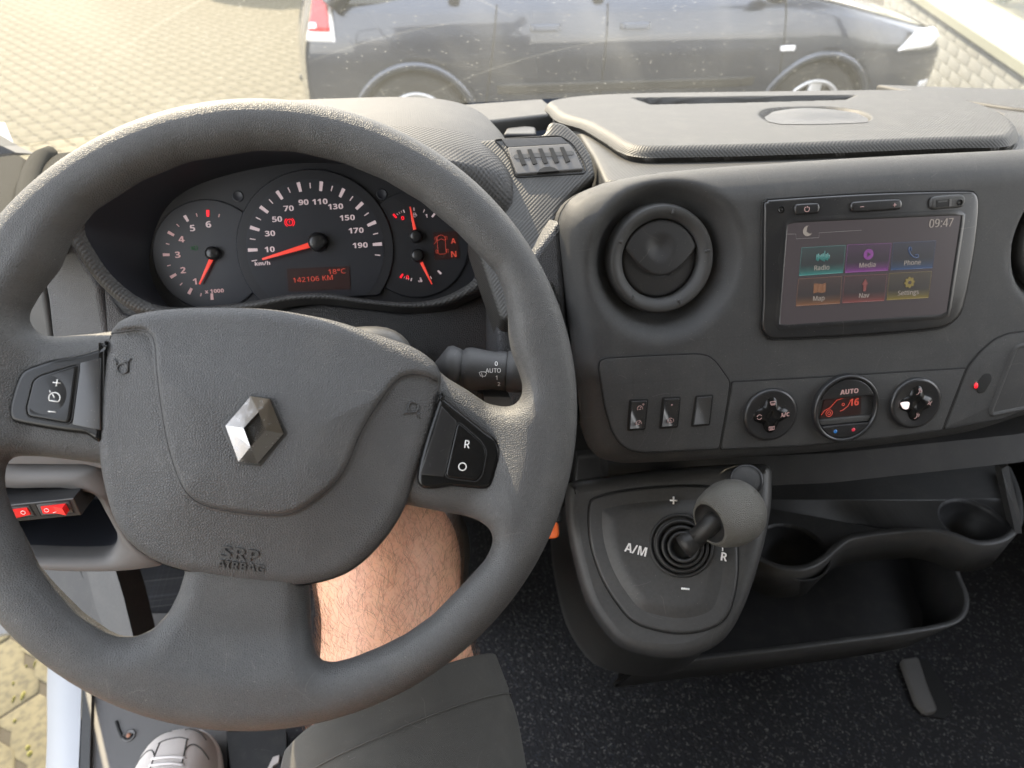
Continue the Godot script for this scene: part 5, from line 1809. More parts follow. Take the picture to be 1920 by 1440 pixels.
func steering_wheel() -> void:
	var t := thing("steering_wheel", "big dark grey grained steering wheel with chrome diamond emblem, turned slightly right", "steering wheel", WHEEL)
	var holes := []
	for h in [
		P([-89.8,57.6,-106.9,56.5,-125.3,56.2,-134.2,57.1,-139.9,60.2,-142.7,66.4,-141.8,72,-136.3,81.3,-130,89.6,-123,97.9,-112.2,118.2,-98.7,133.7,-68.8,151.8,-39.5,162.6,3.9,168,29.1,165.9,57.5,157.5,84.2,144.4,107.5,128.2,128.7,107.2,153,77.6,157.2,64,158.7,48.8,157.9,35.6,159,22.6,162,12.4,164.3,2.2,163.7,-5.2,160.8,-9.6,156.6,-12.4,150.5,-12.3,140.2,-8.9,127.6,1.3,115.3,10.1,108.9,16.6,36.1,53.6,-29.7,61.8]),
		P([80.3,-71,105.2,-78.7,119.8,-82.6,128.2,-86.3,134.1,-91.1,136,-97.2,134.5,-102.9,129.6,-111,113.4,-125.4,92.3,-142.8,74.5,-152.5,57.1,-158.8,40,-163.3,28.3,-164.8,21.5,-163.3,17.2,-158.8,15.2,-150.2,14.3,-140.1,15.5,-114.2,37.3,-111,58.6,-96.4]),
		P([-101.7,-27.8,-119.8,-23.4,-139.8,-18.9,-152.6,-17.1,-156.8,-17.7,-159.8,-21.6,-160.7,-29,-160.3,-37.8,-156.7,-51.1,-150,-67.3,-143.4,-84.8,-134.1,-98.1,-119.8,-115.9,-105.1,-129,-98.6,-133,-90,-134.7,-80.4,-132,-72.1,-123.8,-65,-111.6,-59.7,-97.4,-74.6,-88.5,-89.2,-70.5,-100.1,-43.1])]:
		holes.append(ccw(h))
	var n2 := 150
	var lo := -0.212
	var step := 0.424 / (n2 - 1)
	var grid := PackedFloat32Array()
	grid.resize(n2 * n2)
	for j in n2:
		for i in n2:
			var q := Vector2(lo + i * step, lo + j * step)
			var d := q.length() - 0.2
			if absf(d) < 0.17 or d < 0.0:
				for h: PackedVector2Array in holes:
					var e := edge_dist(h, q)
					d = smax(d, e if inside(h, q) else -e, 0.004)
			grid[j * n2 + i] = d
	var field := func(p: Vector3) -> float:
		var fx := clampf((p.x - lo) / step, 0.0, n2 - 1.001)
		var fy := clampf((p.y - lo) / step, 0.0, n2 - 1.001)
		var i := int(fx)
		var j := int(fy)
		var o := j * n2 + i
		fx -= i
		fy -= j
		var d := lerpf(lerpf(grid[o], grid[o + 1], fx), lerpf(grid[o + n2], grid[o + n2 + 1], fx), fy)
		var rr := sqrt(p.x * p.x + p.y * p.y)
		var w := absf(p.z + 0.012 * sm(0.172, 0.138, rr))
		var q := d + 0.0158
		if q > 0.0:
			return sqrt(q * q + w * w) - 0.0158
		return w - 0.0158
	var mb := MB.new()
	nets(mb, Vector3(-0.208, -0.208, -0.036), Vector3(0.208, 0.208, 0.024), 0.0026, field)
	obj("rim", mb, M.wheel, t)
	# airbag cover
	var out := ccw(curve2(P([-101.4,-3.7,-99.6,16.4,-97.1,33.5,-94.2,46,-90.2,55.1,-83.1,61.7,-70.5,65.5,-45.4,66.5,-20.1,65,5.5,62.2,30.8,56.3,49.6,50.4,74.7,39.8,92.7,31.8,104.5,22.8,109.4,15.1,110.1,5.9,107.8,-4.4,103.5,-19.1,93,-45.2,81.9,-68.3,70,-85.9,55.7,-100,43.3,-108.1,34.1,-111.4,24,-113.3,10.8,-113.8,-6.6,-110.8,-27.7,-105.8,-43.7,-101.3,-57.4,-96.8,-67.9,-92.4,-79.7,-84.5,-89.9,-73.2,-96.3,-59.2,-100.1,-39.7,-101.6,-23.1]), 280))
	pad_edge = even2(out, 72)
	crease = curve2(P([-95.9,53.3,-82.5,53.7,-71.8,54.2,-64.9,51.1,-61.8,42.1,-60.4,24.1,-58.5,1.3,-55.1,-22.8,-49.3,-43.2,-41.7,-53.9,-26.4,-60.6,0.2,-66.3,12.5,-66.5,24.9,-61.3,44.4,-46.2,58.4,-20.4,69.8,-4.4,81,8.7,89,12.7,99.2,11.9,108.9,7.1,117.6,2.6]), 60, false)
	crease_area = crease.duplicate()
	crease_area.append_array(P([126.8,72,-96.6,92.9]))
	mb = MB.new()
	relief(mb, out, Vector2(0.0, -0.022), 84, pad_height)
	loft(mb, [lift(inset(out, 0.004), -0.040), lift(inset(out, -0.0006), -0.012), lift(inset(out, -0.0006), -0.002), lift(out, 0.001)])
	var pad := obj("airbag_cover", mb, M.pad, t)
	mb = MB.new()
	var cl := PackedVector3Array()
	for q in crease:
		if inside(pad_edge, q):
			cl.append(Vector3(q.x, q.y, pad_height(q) + 0.0001))
	tube(mb, cl, 0.0006, 6)
	obj("crease_line", mb, M.dark, pad)  # dark tube painted as the shade in the crease
	# raised lettering and horn symbols
	var lp := P([-21.1,-88.9,-21.3,-96.7,-82.6,32.2,91.4,-9.5])
	on_pad(words("SRP", 0.0076, Vector3.ZERO, M.plastic, pad, 0, 1.3, "raised_lettering", true, 0.0016), lp[0], -15.0, 0.0)
	on_pad(words("AIRBAG", 0.0049, Vector3.ZERO, M.plastic, pad, 0, 1.15, "raised_lettering", true, 0.0016), lp[1], -14.0, 0.0)
	for k in [2, 3]:
		var o := strokes("horn_symbol", [[-1.1, 1.3, -0.6, 0.9, 1.0, 0.9], [-1.1, -1.3, -0.6, -0.9, -0.2, -0.8], arc(0.35, 0.1, 0.8, 90, 420, 16), [-0.6, 0.9, -0.6, 0.1]], 0.0042, 0.0005, Vector3.ZERO, 0, M.plastic, pad)
		on_pad(o, lp[k], [-94.0, 70.0][k - 2], 0.0004)
	emblem(pad)
	# switch panels on the spokes
	var bezel := func(a: PackedVector2Array, btn: PackedVector2Array, fill: PackedVector2Array, called: String, lab: String) -> Node3D:
		var pa := ccw(a)
		var o := slab(called, pa, -0.012, 0.0085, 0.0032, M.gloss, t, 4)
		if lab:
			o.set_meta("label", lab)
		slab("blank_plate", ccw(fill), 0.004, 0.0090, 0.0006, M.satin, o)
		var b := MB.new()
		var pb := ccw(btn)
		plate(b, pb, 0.004, 0.0100, 0.0012)
		slab("button", pb, 0.004, 0.0096, 0.0012, M.gloss, o)
		var bb := MB.new()
		relief(bb, even2(inset(pb, 0.002), 60), centre(pb), 12, func(q: Vector2) -> float: return 0.0098 - 0.0012 * sm(0.016, 0.0, q.distance_to(centre(pb))))
		obj("button_face", bb, M.gloss, o)
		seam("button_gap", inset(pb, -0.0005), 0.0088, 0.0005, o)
		return o
	var lb: Node3D = bezel.call(curve2(P([-92.7,45.7,-95.5,44.9,-108.7,41.6,-122.3,40.1,-130.3,38.1,-137.4,36,-141.2,33.7,-144.2,29.1,-147,21.8,-149.5,13.3,-149.6,6.8,-146.4,3,-134.9,-0.7,-120.8,-4.5,-107.8,-7.3,-97.4,-9.2]), 90), rounded(P([-107.5,35.8,-129.7,30.4,-134.1,27.5,-138.9,11,-138,6.1,-114.4,-0.5]), 0.004), P([-106.9,36.1,-95,38.4,-97.6,-5.9,-113.5,-0.9]), "button_panel", "")
	var rb: Node3D = bezel.call(curve2(P([108.6,-2.6,111.9,-4.6,118.9,-11.1,128.3,-19.9,136.3,-27.6,141.2,-31.8,143.7,-35.5,144.9,-41.9,143.6,-48,141.4,-53.7,139.1,-60,136.7,-63.3,132.4,-64.6,122.9,-62.9,113.4,-61,89.9,-55.2]), 90), rounded(P([118.9,-19.4,132.8,-33.8,135.8,-40.3,131.7,-54.7,127.9,-58.8,107.7,-54.1]), 0.004), P([109.4,-8.9,118.2,-19.4,107.1,-54,92.3,-50.9]), "button_panel", "")
	var sp := P([-120.4,25,-122.4,16.1,-124.1,7.8,123.4,-34.6,119.5,-48.6])
	strokes("button_symbol", [[-1, 0, 1, 0], [0, -1, 0, 1]], 0.0022, 0.0003, Vector3(sp[0].x, sp[0].y, 0.0099), -12, M.white_print, lb)
	strokes("button_symbol", [arc(0, 0, 1, -40, 220, 14), [-0.77, -0.64, 0.77, -0.64], [0, 0, -0.45, 0.6], [-0.9, 0.9, -1.1, 1.2]], 0.0032, 0.0003, Vector3(sp[1].x, sp[1].y, 0.0095), -14, M.white_print, lb)
	strokes("button_symbol", [[-1, 0, 1, 0]], 0.0022, 0.0003, Vector3(sp[2].x, sp[2].y, 0.0099), -10, M.white_print, lb)
	words("R", 0.0050, Vector3(sp[3].x, sp[3].y, 0.0095), M.white_print, rb, -12, 1.0, "button_lettering", false)
	strokes("button_lettering", [arc(0, 0, 1, 0, 360, 20)], 0.0024, 0.00035, Vector3(sp[4].x, sp[4].y, 0.0095), -12, M.white_print, rb)

func on_pad(o: Node3D, q: Vector2, turn: float, off: float) -> void:
	var e := 0.004
	var n := Vector3(pad_height(q - Vector2(e, 0)) - pad_height(q + Vector2(e, 0)), pad_height(q - Vector2(0, e)) - pad_height(q + Vector2(0, e)), 2.0 * e).normalized()
	var x := Vector3.RIGHT.rotated(Vector3(0, 0, 1), deg_to_rad(turn))
	var keep := o.basis.get_scale()
	x = (x - n * x.dot(n)).normalized()
	o.transform = Transform3D(Basis(x, n.cross(x), n) * Basis.from_scale(keep), Vector3(q.x, q.y, pad_height(q) + off))

func smax(a: float, b: float, k: float) -> float:
	var h := maxf(k - absf(a - b), 0.0) / k
	return maxf(a, b) + h * h * k * 0.25

func emblem(pad: Node3D) -> void:
	var o := P([-4.2,6.5,6.9,3.9,13.3,-17.6,-2.9,-33.9,-13.6,-31.9,-19.8,-9.9])
	var q := P([0.1,-3.4,3.6,-14.8,-6,-23.7,-9.2,-12.2])
	var z := pad_height(centre(o))
	var mb := MB.new()
	# recess round the badge
	var rim := ccw(P([-4.6,7.5,7.9,4.7,15.5,-17.6,-1.7,-35.9,-14.7,-33.1,-23.1,-9.5]))
	slab("emblem_recess", rim, z - 0.004, z + 0.0006, 0.0008, M.rubber, pad)
	var v := func(p: Vector2, h: float) -> Vector3: return Vector3(p.x, p.y, z + h)
	var ring := []
	for i in 6:
		ring.append(v.call(o[i], 0.0020))
	var t: Vector3 = v.call(q[0], 0.0036)
	var r: Vector3 = v.call(q[1], 0.0036)
	var b: Vector3 = v.call(q[2], 0.0036)
	var l: Vector3 = v.call(q[3], 0.0036)
	var top: Vector3 = ring[1] + Vector3(0, 0, 0.0007)
	var bot: Vector3 = ring[4] + Vector3(0, 0, 0.0007)
	var lef: Vector3 = ring[5]
	var rig: Vector3 = ring[2]
	mb.group(-1)
	for f in [[ring[0], top, t], [ring[0], t, l], [ring[0], l, lef], [lef, l, b], [lef, b, bot], [top, rig, r], [top, r, t], [rig, ring[3], b], [rig, b, r], [ring[3], bot, b]]:
		mb.tri(f[0], f[2], f[1])
	for i in 6:
		mb.quad(ring[i], ring[(i + 1) % 6], ring[(i + 1) % 6] + Vector3(0, 0, -0.004), ring[i] + Vector3(0, 0, -0.004))
	for e in [[t, r], [r, b], [b, l], [l, t]]:
		mb.quad(e[0], e[1], e[1] + Vector3(0, 0, -0.003), e[0] + Vector3(0, 0, -0.003))
	var em := obj("emblem", mb, M.chrome, pad)
	em.set_meta("label", "chrome diamond emblem with scuffed facets")
	mb = MB.new()
	mb.quad(t + Vector3(0, 0, -0.003), r + Vector3(0, 0, -0.003), b + Vector3(0, 0, -0.003), l + Vector3(0, 0, -0.003))
	obj("emblem_centre", mb, M.chrome, pad)

# ---------------------------------------------------------------- red rocker switches
func switch_box() -> void:
	var t := thing("switch_box", "small dark retrofit switch box with two red rockers in the pocket left of the wheel", "switch box", POCKET)
	var face := P([-56.7,23.1,31.1,24.3,32.5,5.4,-62.6,5.2])
	var back := P([-86.8,4.6,10.5,3.4,23.4,-3.2,8.3,-26.6,-96.7,-25.3])
	var mb := MB.new()
	mb.group(-1)
	var f := ccw(face)
	var zf := func(p: Vector2, z: float) -> Vector3: return Vector3(p.x, p.y, z)
	plate(mb, f, 0.016, 0.018, 0.0008, 2)
	mb.group(-1)
	for i in 4:
		var a := f[i]
		var b := f[(i + 1) % 4]
		mb.quad(zf.call(a, 0.0165), zf.call(b, 0.0165), zf.call(b + Vector2(0.004, 0.001), -0.035), zf.call(a + Vector2(0.004, 0.001), -0.035))
	obj("housing", mb, M.satin, t)
	for k in 2:
		var fr := P([-1.4,22.1,27.4,22.4,28.4,8.4,-0.5,8.8]) if k == 0 else P([-34.9,22,-6.3,21.9,-4.2,9.4,-36,9.4])
		var ro := P([2.9,19.6,23.7,20.1,24.8,12.4,2.7,12]) if k == 0 else P([-29.4,19.4,-8.3,19.8,-7.4,12.7,-30.1,10.2])
		var ff := ccw(fr)
		var o := slab("switch_frame", inset(ff, 0.0008), 0.016, 0.0188, 0.0005, M.plastic, t)
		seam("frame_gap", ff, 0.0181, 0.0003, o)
		mb = MB.new()
		mb.group(-1)
		# wedge: quads a b c d, raised along one end
		var a := ro[3]
		var b := ro[2]
		var c := ro[1]
		var d := ro[0]
		var m0 := a.lerp(b, 0.55)
		var m1 := d.lerp(c, 0.55)
		var hi := 0.0075 if k == 0 else 0.0012
		var lo2 := 0.0006 if k == 0 else 0.0060
		var z := 0.0188
		var A: Vector3 = zf.call(a, z + lo2)
		var D: Vector3 = zf.call(d, z + lo2)
		var Mb: Vector3 = zf.call(m0, z + 0.0026)
		var Mt: Vector3 = zf.call(m1, z + 0.0026)
		var B: Vector3 = zf.call(b, z + hi)
		var C: Vector3 = zf.call(c, z + hi)
		mb.quad(A, Mb, Mt, D)
		mb.quad(Mb, B, C, Mt)
		mb.quad(zf.call(a, z - 0.002), A, D, zf.call(d, z - 0.002))
		mb.quad(zf.call(b, z - 0.002), zf.call(c, z - 0.002), C, B)
		for e in [[a, A], [m0, Mb], [b, B]].size() - 1:
			var s := [[a, A], [m0, Mb], [b, B]]
			mb.quad(zf.call(s[e][0], z - 0.002), zf.call(s[e + 1][0], z - 0.002), s[e + 1][1], s[e][1])
			var u := [[d, D], [m1, Mt], [c, C]]
			mb.quad(zf.call(u[e][0], z - 0.002), zf.call(u[e + 1][0], z - 0.002), u[e + 1][1], u[e][1])
		var rk := obj("rocker", mb, M.red_plastic, o)
		var mk := P([7.5,16.2,14.4,14.2]) if k == 0 else P([-11.7,16.5,-22.2,14])
		strokes("rocker_mark", [arc(0, 0, 1, 0, 360, 16)], 0.0018, 0.0002, Vector3(mk[0].x, mk[0].y, z + (0.0022 if k == 0 else 0.0027)), 0, M.white_print, t)
		strokes("rocker_mark", [[-1, 0, 1, 0]], 0.0014, 0.0002, Vector3(mk[1].x, mk[1].y, z + (0.0036 if k == 0 else 0.0046)), 12, M.white_print, t)

# ---------------------------------------------------------------- person
func person() -> void:
	var t := thing("person", "seated driver with bare hairy right knee, dark grey shorts and white shoe", "person")
	var k := P3([-53.1,1179.4,-462.1])[0]
	var a := P3([-42.8,1124.5,-282.3])[0]
	var hipr := a + (a - k).normalized() * 0.26
	var ankle := Vector3(-0.02, 0.80, -0.74)
	var hipl := Vector3(-0.22, hipr.y, hipr.z)
	var kneel := Vector3(-0.37, 1.10, -0.16)
	var anklel := Vector3(-0.37, 0.81, -0.35)
	var dir := (k - a).normalized()
	var side := dir.cross(Vector3.UP).normalized()
	var calf := k.lerp(ankle, 0.35) + Vector3(0, -0.012, 0.03)
	var body := func(p: Vector3) -> float:
		var d := capsule_d(p, hipr, a, 0.088, 0.076)
		d = smin(d, capsule_d(p, a, k, 0.076, 0.060), 0.03)
		d = smin(d, capsule_d(p, k + side * 0.004, k + dir * 0.018 + Vector3(0, -0.02, 0), 0.056, 0.05), 0.03)
		d = smin(d, capsule_d(p, k, calf, 0.054, 0.056), 0.04)
		d = smin(d, capsule_d(p, calf, ankle, 0.052, 0.036), 0.03)
		d = smin(d, capsule_d(p, hipl, kneel, 0.088, 0.062), 0.03)
		d = smin(d, capsule_d(p, kneel, anklel, 0.054, 0.036), 0.04)
		d = smin(d, capsule_d(p, hipl, hipr, 0.10, 0.10), 0.05)
		d = smin(d, capsule_d(p, (hipl + hipr) * 0.5 + Vector3(0, 0.02, 0.05), (hipl + hipr) * 0.5 + Vector3(0, 0.10, 0.07), 0.13, 0.12), 0.06)
		return d
	var mb := MB.new()
	nets(mb, Vector3(-0.48, 0.72, -0.82), Vector3(0.16, 1.32, 0.28), 0.0085, body)
	obj("body", mb, M.skin, t)
	# shorts: two cloth legs and a seat, with a hem that runs askew round the thigh
	var hem := P3([-48.8,1142.7,-329.7])[0]
	mb = MB.new()
	var rows := []
	var nr := 90
	for i in nr + 1:
		var f := float(i) / nr
		var c := hipr.lerp(hem, f)
		var d2 := (hem - hipr).normalized()
		var s := d2.cross(Vector3.UP).normalized()
		var u := s.cross(d2)
		var r := lerpf(0.118, 0.0905, f)
		var row := PackedVector3Array()
		for j in 96:
			var w := TAU * j / 96
			var wob := 0.0016 * sin(3.0 * w + f * 9.0) * f + 0.0012 * sin(7.0 * w - f * 14.0) + 0.0022 * sin(w * 2.0 + f * 21.0) * (1.0 - f) + fold(w, f)
			var lap := 0.0012 if f > 0.90 else 0.0
			var skewed := d2 * f * (0.022 * cos(w) - 0.004 * sin(w))
			row.append(c + (s * cos(w) * 1.02 + u * sin(w)) * (r + wob + lap) + skewed)
		rows.append(row)
	var inner := PackedVector3Array()
	for v in rows[nr] as PackedVector3Array:
		inner.append(hem.lerp(v, 0.972) - (hem - hipr).normalized() * 0.0)
	rows.append(inner)
	var inner2 := PackedVector3Array()
	for v in inner:
		inner2.append(v.lerp(hipr, 0.08))
	rows.append(inner2)
	loft(mb, rows)
	# left leg of the shorts and the seat
	rows = []
	for i in 9:
		var f := i / 8.0
		var c := hipl.lerp(hipl.lerp(kneel, 0.7), f)
		var bs := frame_of(kneel - hipl)
		var row := PackedVector3Array()
		for j in 40:
			var w := TAU * j / 40
			row.append(c + (bs.x * cos(w) + bs.y * sin(w)) * lerpf(0.118, 0.088, f))
		rows.append(row)
	loft(mb, rows)
	var sh := obj("shorts", mb, M.shorts, t)
	# hem stitching
	mb = MB.new()
	var st: PackedVector3Array = []
	for j in 96:
		var a0: Vector3 = (rows_point(hipr, hem, 0.895, j))
		st.append(a0)
	tube(mb, st, 0.0005, 5, true)
	obj("hem_seam", mb, M.thread, sh)
	# hair on thigh and knee
	mb = MB.new()
	var r := RandomNumberGenerator.new()
	r.seed = 21
	var up := side.cross(dir)
	for i in 2600:
		var f := r.randf_range(0.15, 1.12)
		var ph := r.randf_range(-0.35, PI + 0.35)
		var c := a.lerp(k, f)
		var rad := lerpf(0.076, 0.060, minf(f, 1.0))
		var n := (side * cos(ph) + up * sin(ph)).normalized()
		var p := c + n * (rad + 0.03)
		# walk down to the skin
		for s in 8:
			p -= n * body.call(p)
		var tan := (dir * r.randf_range(0.35, 1.0) + n.cross(dir) * r.randf_range(-0.75, 0.75)).normalized()
		var bend := n.cross(tan) * r.randf_range(-0.5, 0.5)
		var L := r.randf_range(0.009, 0.021)
		var pts := PackedVector3Array()
		var q := p - n * 0.0006
		var h := (tan + n * 0.7).normalized()
		for s in 6:
			pts.append(q)
			q += h * L / 5.0
			h = (h + bend * 0.22 - n * 0.17).normalized()
		tube(mb, pts, r.randf_range(0.000045, 0.00009), 3)
	var hr := obj("leg_hair", mb, M.hair, t)
	hr.set_meta("kind", "stuff")
	# shoe
	var sp := P([-376.1,-544])
	var toe := Vector3(sp[0].x, 0.722, sp[0].y)
	var back := Vector3(-0.372, 0.722, -0.27)
	var fd := (toe - back).normalized()
	var len := toe.distance_to(back)
	var fs := fd.cross(Vector3.UP).normalized()
	var shoe := Node3D.new()
	shoe.name = "shoe"
	t.add_child(shoe)
	mb = MB.new()
	rows = []
	var sole := []
	for i in 33:
		var f := i / 32.0
		var w := 0.056 * pow(maxf(0.0, 1.0 - pow(absf(f - 0.55) / 0.46, 4.2) * 0.96), 0.5)
		w *= 0.74 + 0.26 * sm(0.25, 0.7, f)
		var hgt := lerpf(0.095, 0.052, sm(0.2, 0.85, f)) * pow(maxf(0.0, 1.0 - pow(maxf(0.0, (f - 0.72) / 0.29), 3.0)), 0.55) + 0.004
		var row := PackedVector3Array()
		var srow := PackedVector3Array()
		for j in 30:
			var g := TAU * j / 30
			var cx := cos(g)
			var sy := sin(g)
			row.append(back + fd * (len * f) + fs * (w * signf(cx) * pow(absf(cx), 0.75)) + Vector3.UP * (0.018 + hgt * maxf(sy, 0.0)))
			srow.append(back + fd * (len * (f * 1.012 - 0.005)) + fs * ((w + 0.0035) * signf(cx) * pow(absf(cx), 0.7)) + Vector3.UP * (0.012 + 0.012 * clampf(sy * 2.5, -1, 1)))
		rows.append(row)
		sole.append(srow)
	loft(mb, rows)
	obj("upper", mb, M.shoe, shoe)
	mb = MB.new()
	loft(mb, sole)
	obj("sole", mb, M.lace, shoe)
	mb = MB.new()
	var surf := func(f: float, x: float) -> Vector3:
		var i := clampi(int(f * 32.0), 0, 31)
		var row: PackedVector3Array = rows[i]
		var row2: PackedVector3Array = rows[i + 1]
		var ang := acos(clampf(x, -1, 1)) / TAU * 30.0
		var j := int(ang)
		var fr2 := ang - j
		var p0 := row[j].lerp(row[(j + 1) % 30], fr2)
		var p1 := row2[j].lerp(row2[(j + 1) % 30], fr2)
		return p0.lerp(p1, f * 32.0 - i) + Vector3(0, 0.0004, 0)
	for line in [[0.80, 0.85, 0.90, 0.45, 0.82, 0.30], [0.80, -0.85, 0.90, -0.4, 0.82, -0.22], [0.88, 0.34, 0.915, 0.08, 0.88, -0.24], [0.90, 0.80, 0.975, 0.55, 0.955, 0.2], [0.90, -0.80, 0.975, -0.55, 0.955, -0.1], [0.885, 0.30, 0.80, 0.30, 0.75, 0.30], [0.885, -0.20, 0.80, -0.20, 0.75, -0.20]]:
		var pts := PackedVector3Array()
		for i in 13:
			var u := i / 12.0
			var b0 := Vector2(line[0], line[1]).lerp(Vector2(line[2], line[3]), u)
			var b1 := Vector2(line[2], line[3]).lerp(Vector2(line[4], line[5]), u)
			var v := b0.lerp(b1, u)
			pts.append(surf.call(v.x, v.y))
		tube(mb, pts, 0.0010, 5)
	obj("stitching", mb, M.thread, shoe)
	for i in 5:
		mb = MB.new()
		var f := 0.80 - i * 0.034
		var pts := PackedVector3Array()
		for j in 9:
			pts.append(surf.call(f - 0.02 * (j / 8.0), lerpf(-0.24, 0.36, j / 8.0)) + Vector3(0, 0.002 * sin(PI * j / 8.0), 0))
		tube(mb, pts, 0.0020, 6, false, 0.5)
		obj("lace", mb, M.lace, shoe)
	# right shoe on the pedal, hidden below the dashboard
	var rs := Node3D.new()
	rs.name = "shoe_001"
	t.add_child(rs)
	var m2 := show_mesh("upper", (shoe.get_node("upper") as MeshInstance3D).mesh, M.shoe, rs)
	rs.transform = Transform3D(Basis(), Vector3(0.37, 0.02, -0.36))
	# pedal seen between shoe and shorts
	var pe := thing("pedal", "dark pedal with a small worn beige edge on the floor beside the white shoe", "pedal")
	mb = MB.new()
	prism(mb, lay_at(P([-321.2,-541.2,-295,-446.9,-225.7,-437.1,-238.1,-532.5]), 0.74), Vector3(0, -0.02, 0))
	obj("pedal_pad", mb, M.rubber, pe)
	mb = MB.new()
	prism(mb, lay_at(P([-250.8,-494.3,-242.5,-496,-242.8,-486.1,-249.5,-482.8,-252.6,-473.4,-257.2,-476.9]), 0.744), Vector3(0, -0.004, 0))
	obj("worn_edge", mb, M.shoe, pe)

func fold(w: float, f: float) -> float:
	# soft creases that run askew across the cloth and fade towards the hem
	var g := 0.0
	for k in [[0.9, 0.60, 1.6, 0.0034], [2.3, 0.72, -1.2, 0.0042], [2.75, 0.86, -0.7, 0.0036], [1.5, 0.80, 0.9, 0.0022], [3.0, 0.95, -0.4, 0.0040], [0.4, 0.88, 1.1, 0.0026]]:
		var d: float = (f - k[1]) * 5.0 - k[2] * (w - k[0])
		var along: float = (w - k[0]) + k[2] * (f - k[1]) * 5.0
		g += k[3] * exp(-d * d * 9.0) * exp(-along * along * 0.9)
	return g

func rows_point(hipr: Vector3, hem: Vector3, f: float, j: int) -> Vector3:
	var c := hipr.lerp(hem, f)
	var d2 := (hem - hipr).normalized()
	var s := d2.cross(Vector3.UP).normalized()
	var u := s.cross(d2)
	var r := lerpf(0.118, 0.0905, f)
	var w := TAU * j / 96
	var wob := 0.0016 * sin(3.0 * w + f * 9.0) * f + 0.0012 * sin(7.0 * w - f * 14.0) + 0.0022 * sin(w * 2.0 + f * 21.0) * (1.0 - f) + fold(w, f)
	return c + (s * cos(w) * 1.02 + u * sin(w)) * (r + wob + 0.0012) + d2 * f * (0.022 * cos(w) - 0.004 * sin(w))

# ---------------------------------------------------------------- outside
const CAR_L := 4.06
func car_half(x: float, y: float) -> float:
	var yy := [0.17, 0.26, 0.40, 0.55, 0.70, 0.80, 0.86, 0.92, 0.98, 1.05]
	var ww := [0.79, 0.835, 0.865, 0.882, 0.885, 0.876, 0.862, 0.845, 0.825, 0.80]
	var w := 0.8
	for i in yy.size() - 1:
		if y >= yy[i]:
			w = lerpf(ww[i], ww[i + 1], clampf((y - yy[i]) / (yy[i + 1] - yy[i]), 0, 1))
	var e := absf(x) / (CAR_L / 2.0)
	w *= 1.0 - 0.13 * pow(e, 7.0) - (0.10 * pow(maxf(e - 0.6, 0.0) / 0.4, 3.0) if x > 0.0 else 0.0)
	return w

func car_end(y: float, front: bool) -> float:
	# how far the bumper stands out at that height
	if front:
		return CAR_L / 2.0 - 0.06 * pow(absf(y - 0.42) / 0.4, 2.0) - 0.25 * sm(0.62, 0.98, y)
	return -CAR_L / 2.0 + 0.03 * pow(absf(y - 0.45) / 0.4, 2.0) + 0.04 * sm(0.70, 1.0, y)

